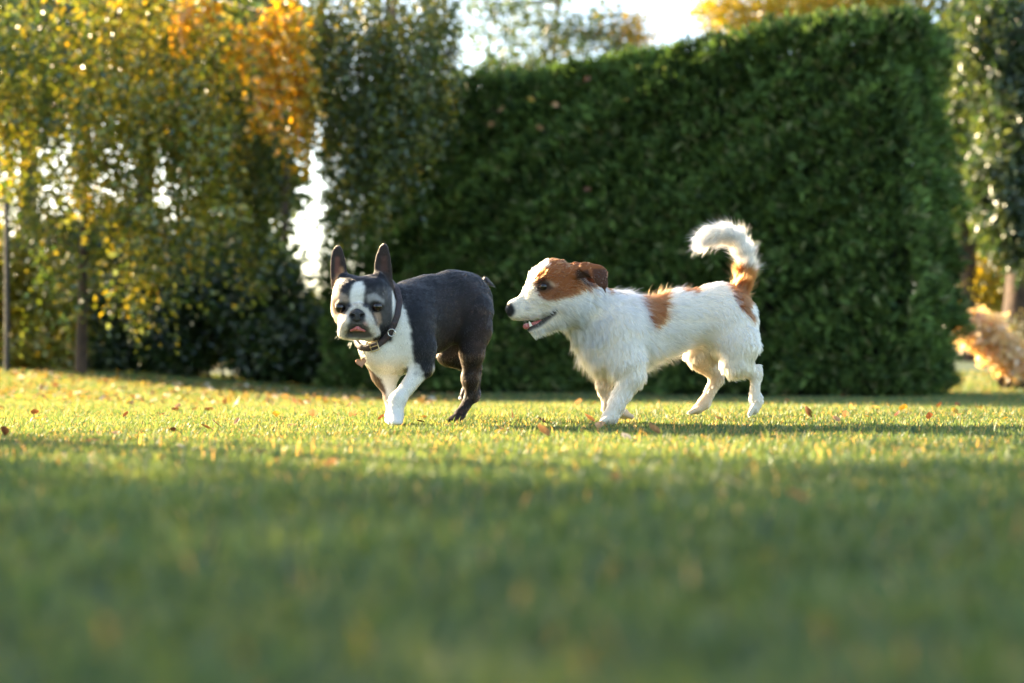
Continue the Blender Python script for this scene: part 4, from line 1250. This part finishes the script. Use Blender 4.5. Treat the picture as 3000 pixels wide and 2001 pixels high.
    nrm = vert_normals(v, q)
    u_, v_ = proj(v)
    cx, cy = (u_ - 900) * 2.6133, (v_ - 680) * 2.6133
    hx, hy = (u_ - 940) * 3.92, (v_ - 700) * 3.92
    head = (v[:, 1] < 3.425) & (hy < 1185) & (hx < 820)
    ear = np.array([p.tag == 'ear' for p in ps])[near]
    n1, n2 = wob(v, 150.0, 0.3), wob(v, 290.0, 1.7)
    jx, jy = 12 * n1 + 8 * n2, 12 * wob(v, 140.0, 3.0) + 8 * wob(v, 310.0, 5.0)
    def paint(m, c, f=1.0): col[m] = col[m] * (1 - f) + np.asarray(c) * f
    # brindle on the quarters
    br = (cx > 1000) & (cy > 700)
    s_ = np.clip(wob(v * np.array([1, 1, 0.35]), 210.0, 0.9) * 1.4, 0, 1) * sstep(700, 1050, cy)
    col[br] = col[br] + (s_[:, None] * np.array([0.045, 0.021, 0.010]))[br]
    # white collar, chest and fore legs
    body = ~head & ~ear
    wc = in_poly(cx + jx, cy + jy, [(640, 380), (690, 470), (745, 590), (790, 740), (802, 900), (815, 1000), (780, 1090), (600, 1120), (470, 1030), (330, 880), (330, 700), (500, 600)])
    paint(body & wc & (v[:, 1] < 3.56), WHT)
    paint(body & ~wc & (cx > 770) & (cx < 1000) & (cy < 1012) & (v[:, 1] < 3.5), BLK)
    leg = body & (cx > 590) & (cx < 960) & (cy > 1000)
    ln = in_poly(cx + jx, cy + jy, [(800, 985), (850, 1000), (880, 1075), (905, 1120), (760, 1300), (760, 1500), (560, 1500), (600, 1290), (690, 1190), (770, 1060)])
    paint(leg & ln & (v[:, 1] < 3.42), WHT)
    paint(leg & ~ln & (cx > 800) & (cy < 1150) & (v[:, 1] < 3.42), BLK)
    speck = (n2 > 0.1) & (cx > 820) & (cy > 1000) & (cy < 1110)
    paint(leg & speck, BLK, 0.8)
    paint(body & in_poly(cx, cy, [(735, 1050), (775, 1030), (770, 1075), (740, 1078)]), BLK, 0.9)
    far_leg = body & (v[:, 1] > 3.42) & (cx < 700) & (cy > 1020)
    paint(far_leg & in_poly(cx + 0.5 * jx, cy, [(440, 1000), (500, 1030), (560, 1110), (600, 1200), (615, 1300), (560, 1310), (480, 1100)]), (0.09, 0.042, 0.02), 0.95)
    # face
    fm = head & ~ear
    paint(fm, BLK)
    paint(fm & in_poly(hx + jx, hy + jy, [(60, 480), (160, 520), (205, 640), (170, 760), (165, 900), (215, 960), (270, 1160), (60, 1160)]), (0.42, 0.27, 0.17), 0.8)
    paint(fm & in_poly(hx + jx, hy + jy, [(690, 620), (830, 600), (830, 1000), (690, 1040), (700, 860)]), (0.050, 0.048, 0.050), 0.9)
    paint(fm & in_poly(hx + jx, hy + jy, [(520, 640), (620, 615), (720, 690), (740, 760), (700, 720), (600, 700), (540, 740)]), (0.36, 0.34, 0.33), 0.75)
    paint(fm & in_poly(hx + jx, hy + jy, [(165, 640), (260, 625), (330, 680), (310, 740), (230, 720), (160, 750)]), (0.36, 0.27, 0.20), 0.8)
    paint(fm & in_poly(hx + 0.6 * jx, hy + 0.6 * jy, [(340, 610), (362, 535), (408, 495), (472, 482), (500, 550), (494, 650), (484, 770), (430, 800), (350, 780), (335, 700)]), WHT)
    paint(fm & in_poly(hx + 0.6 * jx, hy + 0.6 * jy, [(350, 735), (490, 735), (480, 765), (420, 775), (360, 765)]), (0.40, 0.31, 0.22), 0.7)
    muz = fm & in_poly(hx + 0.8 * jx, hy + 0.8 * jy, [(195, 1140), (200, 960), (270, 860), (340, 785), (430, 765), (530, 795), (610, 900), (670, 1020), (690, 1100), (560, 1150), (320, 1180)])
    paint(muz, WHT)
    gz = np.clip(0.45 + 0.9 * wob(v, 260.0, 6.0), 0, 1)
    col[muz] = col[muz] * (1 - 0.6 * gz[muz, None] * np.array([0.9, 1.0, 1.05]))
    paint(fm & in_poly(hx + jx, hy + jy, [(600, 850), (680, 840), (700, 960), (660, 1010), (620, 930)]), (0.40, 0.27, 0.18), 0.7)
    paint(fm & in_poly(hx + jx, hy + jy, [(180, 830), (270, 830), (260, 900), (215, 950), (180, 900)]), (0.45, 0.30, 0.20), 0.7)
    paint(fm & in_poly(hx + 0.5 * jx, hy + 0.5 * jy, [(325, 940), (340, 850), (420, 805), (505, 850), (520, 940), (550, 1010), (575, 1090), (600, 1125), (540, 1140), (330, 1135), (265, 1120), (290, 1080), (302, 1010)]), (0.045, 0.042, 0.045), 0.93)
    paint(fm & in_poly(hx, hy, [(480, 965), (520, 945), (545, 985), (520, 1000)]), (0.62, 0.36, 0.33), 0.7)
    paint(fm & in_poly(hx + jx, hy, [(270, 1135), (400, 1150), (560, 1145), (600, 1130), (580, 1200), (300, 1200)]), (0.50, 0.44, 0.35), 0.85)
    for ex, ey, er_ in ((647, 778, 72), (224, 788, 68)):
        d = np.hypot(hx - ex, (hy - ey) * 1.15)
        paint(fm & (d < er_), (0.014, 0.011, 0.010), 0.95)
    # grizzled hairs through the black of the face, crease shade painted dark beside the muzzle
    gr = fm & (wob(v, 380.0, 2.2) > 0.28) & (hy > 560) & (hy < 980) & (col.max(1) < 0.05)
    paint(gr, (0.22, 0.20, 0.19), 0.45)
    for pl in ([(575, 830), (600, 840), (640, 930), (655, 1010), (635, 1000), (600, 910)], [(262, 850), (285, 850), (255, 930), (225, 1000), (215, 975), (240, 910)]):
        paint(fm & in_poly(hx, hy, pl), (0.05, 0.035, 0.03), 0.7)
    # ears: dark inside, tan fringe at the foot
    paint(ear, (0.030, 0.020, 0.017))
    paint(ear & in_poly(hx + jx, hy + jy, [(130, 520), (170, 420), (215, 330), (255, 330), (275, 420), (200, 520)]), (0.45, 0.22, 0.10), 0.8)
    paint(ear & in_poly(hx + jx, hy + jy, [(675, 380), (700, 380), (730, 450), (715, 480), (690, 440)]), (0.5, 0.45, 0.40), 0.8)
    paint(ear & in_poly(hx, hy, [(165, 200), (220, 200), (225, 400), (160, 400)]), (0.16, 0.060, 0.040), 0.8)
    paint(ear & in_poly(hx, hy, [(690, 190), (755, 190), (770, 380), (680, 380)]), (0.075, 0.035, 0.026), 0.8)
    nose = fm & (np.hypot((hx - 415) / 95, (hy - 885) / 70) < 1)
    paint(nose, (0.012, 0.011, 0.012))
    lips = fm & in_poly(hx, hy, [(310, 1030), (420, 1000), (530, 1040), (560, 1100), (430, 1130), (300, 1100)])
    eyed = np.minimum(np.hypot(hx - 647, hy - 778), np.hypot(hx - 224, hy - 788))
    fur = np.where(nose | lips | (fm & (eyed < 66)), 0.0, fur)
    col = smooth_cols(col, q, 3)
    root = thing('dog', (-0.25, 3.5, 0.0), 'black and white short-haired dog with upright ears walking towards the camera', 'dog')
    link('body', mesh_np('body', v, [q], M_SKIN, True, col * 0.95), root)
    dens = np.where(fur > 0.001, 1.0, 0.0) * np.where(head, 2.0, 1.0)
    make_coat('coat', v, q, nrm, flow, fur, lift, col, dens, 150000, 0.00032, M_SLEEK, root, 4, 0.02, 0.16, 0.12, 0.35, 0.5, 0.2)
    bvh = BVHTree.FromPolygons([tuple(x) for x in v], [tuple(int(k) for k in x) for x in q])
    for ex, ey, look in ((647, 778, 0.25), (224, 788, -0.35)):
        c = H(ex, ey, 0.0468)
        link('eye', sphere_mesh('eye', c, 0.0128, M_EYE, eye_cols, np.array([look * 0.4 - 0.1, -1.0, 0.02])), root)
    global VOX
    keep = VOX; VOX = 0.0011
    nv, nq = implicit([Prim(H(370, 880, 0.076), H(463, 880, 0.075), RH(44), RH(44), k=0.008), Prim(H(415, 850, 0.076), H(415, 920, 0.078), RH(46), RH(30), k=0.012),
                       Prim(H(372, 892, 0.10), H(362, 885, 0.080), RH(17), RH(20), k=0.004, sub=True), Prim(H(462, 892, 0.10), H(472, 885, 0.080), RH(17), RH(20), k=0.004, sub=True)])
    link('nose', mesh_np('nose', nv, [nq], M_NOSE), root)
    tv, tq = implicit([Prim(H(345, 1052, 0.066), H(420, 1030, 0.074), RH(13), RH(17), k=0.01, flat=(0, 1, 0), fs=1.6), Prim(H(420, 1030, 0.074), H(500, 1056, 0.066), RH(17), RH(13), k=0.01, flat=(0, 1, 0), fs=1.6)])
    link('tongue', mesh_np('tongue', tv, [tq], M_TONGUE), root)
    VOX = keep
    ws, wd_ = [], []
    for k in range(11):
        lft = k < 5
        x0, y0 = (random.uniform(215, 270), random.uniform(990, 1110)) if lft else (random.uniform(590, 640), random.uniform(1020, 1110))
        p_, n_ = hit(bvh, 940 + x0 / 3.92, 700 + y0 / 3.92)
        if p_ is None: continue
        ws.append(p_); wd_.append([-1 if lft else 0.9, -0.5 + random.gauss(0, 0.3), -0.5 + random.gauss(0, 0.35)])
    for k in range(7):
        p_, n_ = hit(bvh, 940 + random.uniform(330, 520) / 3.92, 700 + random.uniform(1130, 1155) / 3.92)
        if p_ is not None: ws.append(p_); wd_.append([random.gauss(-0.3, 0.5), -0.4, -0.9])
    whiskers(ws, wd_, 0.018, (0.55, 0.48, 0.40), root)
    # collar following the neck
    def snap(p, off):
        loc, n, i, d = bvh.find_nearest(Vector(p))
        return np.array(loc) + np.array(n) * off, np.array(n)
    vis = [(640, 490), (668, 540), (682, 600), (680, 645), (668, 700), (640, 775), (598, 835), (545, 880), (485, 902), (430, 893), (392, 862)]
    pts, nn = [], []
    for x, y in vis:
        p, n = hit(bvh, 900 + x / 2.6133, 680 + y / 2.6133)
        if p is None or p[1] < (3.40 if y < 560 else 3.30):
            p, n = snap(B(x, y, 3.45), 0.0)
        pts.append(p + n * 0.0035); nn.append(n)
    # the far half closes behind the neck, on the other side of its axis
    a0, a1 = pts[-1], pts[0]
    mid = B(600, 690, 3.47)
    for t in np.linspace(0, 1, 9)[1:-1]:
        g = a0 * (1 - t) + a1 * t
        g = g + (np.array([0.15, 1.0, 0.25]) * 0.14) * math.sin(math.pi * t) - np.array([0.05, 0, 0]) * math.sin(math.pi * t)
        p, n = snap(g, 0.0035)
        pts.append(p); nn.append(n)
    pts, nn = np.array(pts), np.array(nn)
    for _ in range(2):
        pts = 0.5 * pts + 0.25 * (np.roll(pts, 1, 0) + np.roll(pts, -1, 0)); nn = 0.5 * nn + 0.25 * (np.roll(nn, 1, 0) + np.roll(nn, -1, 0))
    nn /= np.linalg.norm(nn, axis=1)[:, None]
    for i_ in range(len(pts)):
        p_, n_ = snap(pts[i_], 0.0085)
        pts[i_] = p_
    # resample
    m = len(pts); ii = np.arange(0, m, 0.25)
    fr = (ii % 1)[:, None]; i0 = ii.astype(int) % m; i1 = (i0 + 1) % m
    pts = pts[i0] * (1 - fr) + pts[i1] * fr; nn = nn[i0] * (1 - fr) + nn[i1] * fr
    tan = np.roll(pts, -1, 0) - np.roll(pts, 1, 0); tan /= np.linalg.norm(tan, axis=1)[:, None]
    wd = np.cross(tan, nn); wd /= np.linalg.norm(wd, axis=1)[:, None]
    hw, th = 0.0074, 0.0016
    sec = [pts + wd * hw + nn * th * 0.3, pts + wd * hw * 0.85 + nn * th, pts - wd * hw * 0.85 + nn * th, pts - wd * hw + nn * th * 0.3, pts - wd * hw - nn * th, pts + wd * hw - nn * th]
    vv = np.stack(sec, 1); m, k = vv.shape[:2]
    i = np.arange(m)[:, None]; j = np.arange(k)[None, :]
    qq = np.stack([i * k + j, i * k + (j + 1) % k, ((i + 1) % m) * k + (j + 1) % k, ((i + 1) % m) * k + j], -1).reshape(-1, 4)
    collar = link('collar', mesh_np('collar', vv.reshape(-1, 3), [qq], M_LEATHER), root)
    collar['label'] = 'dark brown leather collar with ring and heart tag'
    def torus(c, r, tr, e1, e2, a0=0, a1=2 * math.pi, n=28):
        th_ = np.linspace(a0, a1, n)
        line = np.asarray(c) + np.outer(np.cos(th_) * r, e1) + np.outer(np.sin(th_) * r, e2)
        return tube(line, np.full(n, tr), 8)
    X, Z = np.array([1.0, 0, 0]), np.array([0, 0, 1.0])
    k0 = int(np.argmin(np.hypot(*(np.array(proj(pts)) - np.array([[900 + 640 / 2.6133], [680 + 760 / 2.6133]])))))
    c = pts[k0] + nn[k0] * 0.006 + np.array([0.002, -0.002, -0.004])
    v_, q_ = torus(c, 0.0085, 0.0011, X, Z)
    link('leash_ring', mesh_np('leash_ring', v_, [q_], M_STEEL), collar, loc=(0, 0, 0))
    k1 = int(np.argmin(np.hypot(*(np.array(proj(pts)) - np.array([[900 + 520 / 2.6133], [680 + 880 / 2.6133]])))))
    bx = Acc()
    fr_ = [pts[k1] + nn[k1] * 0.003 + tan[k1] * sx * 0.010 + wd[k1] * sy * 0.011 for sx, sy in ((-1, -1), (1, -1), (1, 1), (-1, 1), (-1, -1))]
    v_, q_ = tube(np.array(fr_), [0.0016] * 5, 8); bx.add(v_, q_)
    v_, q_ = tube(np.array([pts[k1] + nn[k1] * 0.004 - tan[k1] * 0.010, pts[k1] + nn[k1] * 0.004 + tan[k1] * 0.012]), [0.0012, 0.0010], 6); bx.add(v_, q_)
    link('buckle', bx.mesh('buckle', M_CLIP), collar, loc=(0, 0, 0))
    # heart tag on two small rings
    k2 = int(np.argmin(np.hypot(*(np.array(proj(pts)) - np.array([[900 + 430 / 2.6133], [680 + 895 / 2.6133]])))))
    top = pts[k2] + nn[k2] * 0.004
    tc = P(900 + 412 / 2.6133, 680 + 998 / 2.6133, top[1] - 0.012)
    s = np.linspace(0, 1, 5)
    hang = P(900 + 420 / 2.6133, 680 + 935 / 2.6133, top[1] - 0.008)
    v_, q_ = torus(hang, 0.0075, 0.0007, X * 0.6 + np.array([0, 0.8, 0]), Z * 1.15)
    link('tag_ring', mesh_np('tag_ring', v_, [q_], M_STEEL), collar, loc=(0, 0, 0))
    t = np.linspace(0, 2 * math.pi, 40, endpoint=False)
    hx_ = 16 * np.sin(t) ** 3 / 16.0; hz_ = (13 * np.cos(t) - 5 * np.cos(2 * t) - 2 * np.cos(3 * t) - np.cos(4 * t)) / 16.0
    tilt = 0.18
    e1 = np.array([math.cos(tilt), 0.15, math.sin(tilt)]); e2 = np.array([-math.sin(tilt), 0.05, math.cos(tilt)])
    nrm_t = np.cross(e1, e2); nrm_t /= np.linalg.norm(nrm_t)
    if nrm_t[1] > 0: nrm_t = -nrm_t
    rings = []
    for sc_, of in ((0.88, -0.0014), (1.0, -0.0006), (1.0, 0.0006), (0.92, 0.0016), (0.78, 0.0010), (0.0, 0.0010)):
        rings.append(tc + 0.0125 * sc_ * (np.outer(hx_, e1) + np.outer(hz_, e2)) + nrm_t * of)
    vv = np.stack(rings, 0); m, k = vv.shape[:2]
    i = np.arange(m - 1)[:, None]; j = np.arange(k)[None, :]
    qq = np.stack([i * k + j, i * k + (j + 1) % k, (i + 1) * k + (j + 1) % k, (i + 1) * k + j], -1).reshape(-1, 4)
    link('heart_tag', mesh_np('heart_tag', vv.reshape(-1, 3), [qq], M_BRONZE), collar, loc=(0, 0, 0))
    return root

build_terrier()
build_boston()
# ------------------------------------------------------------------ fallen leaves
def leaf_shape(kind, seed):
    """curled leaf with midrib, stalk and toothed or lobed edge; length 1 along +X, lying on XY"""
    r = np.random.default_rng(seed)
    n = 9
    s = np.linspace(0, 1, n)
    w = 0.34 * np.sin(math.pi * s ** 0.85) ** 0.8
    if kind == 'lobed':
        w = w * (1 + 0.38 * np.sin(s * 17.0))
    else:
        w = w * (1 + 0.10 * (np.arange(n) % 2))
    w[0] = 0.03; w[-1] = 0.004
    curl = r.uniform(0.15, 0.55); cup = r.uniform(0.1, 0.5); tw = r.uniform(-0.6, 0.6)
    z0 = curl * (s - 0.4) ** 2
    mid = np.stack([s, 0.04 * np.sin(3 * s), z0], -1)
    ang = cup + tw * (s - 0.5)
    ang2 = cup - tw * (s - 0.5)
    Lh = mid + np.stack([0.10 * w, w * 0.55, w * 0.45 * np.sin(ang)], -1); Lf = mid + np.stack([0.25 * w, w * np.cos(ang), w * np.sin(ang)], -1)
    Rh = mid + np.stack([0.10 * w, -w * 0.55, w * 0.45 * np.sin(ang2)], -1); Rf = mid + np.stack([0.25 * w, -w * np.cos(ang2), w * np.sin(ang2)], -1)
    v = np.stack([Lf, Lh, mid, Rh, Rf], 1).reshape(-1, 3)
    i = np.arange(n - 1)[:, None] * 5 + np.arange(4)[None, :]
    q = np.stack([i, i + 5, i + 6, i + 1], -1).reshape(-1, 4)
    tv, tq = tube(np.array([[-0.38, 0.05, 0.10], [-0.18, 0.02, 0.03], [0.05, 0, z0[0]]]), [0.012, 0.012, 0.010], 5)
    q2 = tq + len(v)
    return np.concatenate([v, tv]), [q, q2], len(v)

LC = dict(orange=(0.36, 0.19, 0.06), brown=(0.17, 0.075, 0.035), dark=(0.055, 0.028, 0.018), red=(0.20, 0.085, 0.04), yellow=(0.58, 0.36, 0.05), peach=(0.62, 0.36, 0.18), pale=(0.70, 0.60, 0.46))
LEAF_CACHE = {}
def leaf_mesh(kind, c, seed):
    key = (kind, c, seed % 5)
    if key not in LEAF_CACHE:
        v, polys, nb = leaf_shape(kind, seed % 5 + 3)
        cols = np.tile(np.array(LC[c]), (len(v), 1))
        cols *= (0.75 + 0.5 * np.random.default_rng(seed).random((len(v), 1)))
        cols[2:nb:5] *= 0.6; cols[nb:] *= 0.5
        LEAF_CACHE[key] = mesh_np('fallen_leaf', v, polys, M_FALLEN, True, cols)
    return LEAF_CACHE[key]

def drop_leaf(u, v, c, label, size=0.045, stand=0.0, kind='ovate', yaw=None, group='fallen leaves on the lawn'):
    zt = 0.011
    r = ray(u, v)
    t = (zt - CAM_H) / r[2] if r[2] < -1e-3 else 8.0
    p = C0 + r * t
    for _ in range(6):                            # settle on the uneven ground
        z = float(ground_z(p[0], p[1])) + zt
        t = (z - CAM_H) / r[2]; p = C0 + r * t
    o = link('fallen_leaf', leaf_mesh(kind, c, int(u * 7 + v)), None, tuple(p), label, 'leaf', group)
    size *= 0.8
    if stand > 0.8 and not (1490 < u < 1510 or 2370 < u < 2380 or 2590 < u < 2600): stand = 0.45
    o.scale = (size, size, size)
    o.rotation_euler = (random.uniform(-0.35, 0.35), -stand + random.uniform(-0.2, 0.2), random.uniform(0, 6.28) if yaw is None else yaw)
    return o

LV = [
    (1502, 1226, 'brown', 'brown curled leaf standing upright between the two dogs', 0.036, 1.25),
    (1597, 1240, 'brown', 'small narrow brown leaf standing just right of the upright leaf', 0.030, 1.2),
    (1742, 1236, 'orange', 'orange leaf standing against the tan dog\'s planted front paw', 0.042, 1.2),
    (1245, 1240, 'dark', 'dark curled leaf left of the black dog\'s hind foot', 0.030, 0.3),
    (1240, 1225, 'orange', 'small orange leaf behind the black dog\'s front paw', 0.026, 0.5),
    (1727, 1187, 'red', 'russet leaf lying on the grass far behind the tan dog\'s front legs', 0.045, 0.2),
    (2117, 1232, 'orange', 'thin orange leaf on edge below the tan dog\'s hind feet', 0.034, 1.2),
    (1610, 1284, 'orange', 'blurred orange leaf on edge in front of the tan dog', 0.048, 1.1),
    (1449, 1271, 'yellow', 'yellow leaf lying flat in front of the gap between the dogs', 0.036, 0.2),
    (1490, 1266, 'orange', 'orange leaf beside a yellow leaf in front of the gap between the dogs', 0.034, 0.4),
    (1758, 1258, 'peach', 'pale leaf lying just before the tan dog\'s planted paw', 0.046, 0.3),
    (1938, 1276, 'orange', 'orange leaf on edge in the bright grass below the tan dog\'s belly', 0.044, 1.0),
    (1850, 1290, 'pale', 'whitish leaf on edge in the bright grass below the tan dog', 0.030, 1.1),
    (2059, 1357, 'orange', 'orange leaf strongly blurred in the shaded foreground right of centre', 0.040, 0.4),
    (2376, 1226, 'brown', 'large dark brown leaf standing behind the tan dog', 0.046, 1.15),
    (2598, 1160, 'yellow', 'bright yellow leaf standing near the hedge foot at right', 0.070, 1.3),
    (2623, 1222, 'red', 'red orange leaf in the shadow line at right', 0.036, 0.5),
    (2655, 1180, 'orange', 'orange leaf lying flat right of the standing yellow leaf', 0.055, 0.2),
    (2572, 1199, 'yellow', 'golden leaf lying in sunlit grass at right', 0.055, 0.3),
    (2460, 1237, 'peach', 'peach leaf lying right of the large dark brown leaf', 0.034, 0.4),
    (2487, 1213, 'orange', 'small orange leaf on the far side of the shadow line', 0.032, 0.3),
    (2921, 1172, 'orange', 'orange leaf lying near the right edge of the picture', 0.065, 0.2),
    (2890, 1196, 'yellow', 'golden flat leaf in sunlit grass near the right edge', 0.060, 0.1),
    (2745, 1158, 'peach', 'peach leaf standing in the distant grass at right', 0.065, 0.9),
    (245, 1297, 'orange', 'orange leaf lying flat at the left front of the lawn', 0.036, 0.1),
    (505, 1266, 'dark', 'dark brown flat leaf on the left side of the lawn', 0.032, 0.1),
    (622, 1260, 'red', 'russet brown leaf lying left of the black dog', 0.034, 0.3),
    (645, 1250, 'brown', 'brown leaf touching a russet one left of the black dog', 0.032, 0.6),
    (538, 1316, 'pale', 'white leaf standing upright in the left foreground', 0.026, 1.2),
    (760, 1284, 'orange', 'small orange leaf in front of the black dog, left', 0.022, 0.3),
    (776, 1340, 'red', 'red brown leaf blurred in the left foreground', 0.036, 0.4),
    (965, 1372, 'peach', 'peach leaf strongly blurred in the foreground below the black dog', 0.036, 0.3),
    (1108, 1232, 'red', 'red brown leaf just left of the black dog\'s front paw', 0.030, 0.7),
    (868, 1249, 'peach', 'long pale leaf lying left of the black dog', 0.040, 0.1),
    (689, 1248, 'peach', 'pale pink leaf standing left of the black dog', 0.032, 0.8),
    (13, 1278, 'red', 'russet leaf at the left edge of the picture', 0.034, 0.6),
    (15, 1199, 'orange', 'orange leaf far back at the left edge', 0.050, 0.2),
    (383, 1277, 'orange', 'orange leaf lying flat on the left lawn', 0.034, 0.1),
    (345, 1274, 'peach', 'peach leaf beside an orange one on the left lawn', 0.032, 0.3),
    (998, 1219, 'orange', 'orange leaf behind the black dog\'s front legs, left', 0.036, 0.4),
    (2361, 1475, 'peach', 'peach leaf strongly blurred low in the right foreground', 0.034, 0.5),
    (1806, 1414, 'orange', 'orange leaf strongly blurred in the central foreground', 0.026, 0.3),
    (2195, 1440, 'pale', 'long pale leaf on edge in the shaded right foreground', 0.040, 1.0),
    (600, 1205, 'brown', 'brown leaf lying back on the sunlit left lawn', 0.045, 0.3),
]
for k, (u, v, c, lab, sz, st) in enumerate(LV):
    drop_leaf(u, v, c, lab, sz, st, 'lobed' if k % 4 == 1 else 'ovate', 2.9 + random.uniform(-0.6, 0.6) if st > 0.8 else None)
# small far leaves that nothing tells apart
k = 0
while k < 45:
    u = random.uniform(20, 2980); v = random.uniform(1150, 1235)
    if 1080 < u < 2260 and v > 1205: continue
    c = random.choice(['orange', 'brown', 'peach', 'brown', 'yellow', 'red'])
    drop_leaf(u, v, c, 'small dry leaf scattered among many on the far lawn', random.uniform(0.030, 0.048), random.uniform(0, 0.9), group='small leaves scattered on the far lawn')
    k += 1

# dry leaves caught in the face of the hedge
A_, B_, ax_, nr_, L_, H_ = HEDGE
for k, (cu, cv, c, lab) in enumerate([
    (1260, 565, 'yellow', 'yellow leaf caught high in the hedge left of its middle'), (1400, 595, 'peach', 'pale brown leaf caught in the hedge near its sloping top'),
    (1590, 465, 'red', 'russet leaf caught just under the hedge top'), (1800, 585, 'yellow', 'yellow leaf caught in the hedge above the tan dog\'s back'),
    (1035, 720, 'orange', 'orange leaf caught in the hedge beside the hanging branches'), (1590, 730, 'yellow', 'yellow leaf caught in the hedge straight above the tan dog\'s head'),
    (1310, 725, 'orange', 'faint orange leaf caught in the hedge left of the straight-up yellow one'), (1585, 1090, 'red', 'red leaf caught in the middle of the hedge above the tan dog'),
    (1100, 645, 'peach', 'small peach leaf caught in the hedge near the hanging branches'), (2300, 320, 'peach', 'peach leaf caught near the top of the hedge at right')]):
    u, v = 900 + cu / 1.959, cv / 1.959
    r = ray(u, v)
    pl = A_ + nr_ * 0.07
    t = ((pl - C0) @ nr_) / (r @ nr_)
    o = link('caught_leaf', leaf_mesh('ovate', c, 11 + k), None, tuple(C0 + r * t), lab, 'leaf', 'dry leaves caught in the hedge')
    o.scale = (0.06, 0.06, 0.06)
    o.rotation_euler = (1.2 + random.uniform(-0.4, 0.4), random.uniform(-0.8, 0.8), random.uniform(-0.5, 0.5))
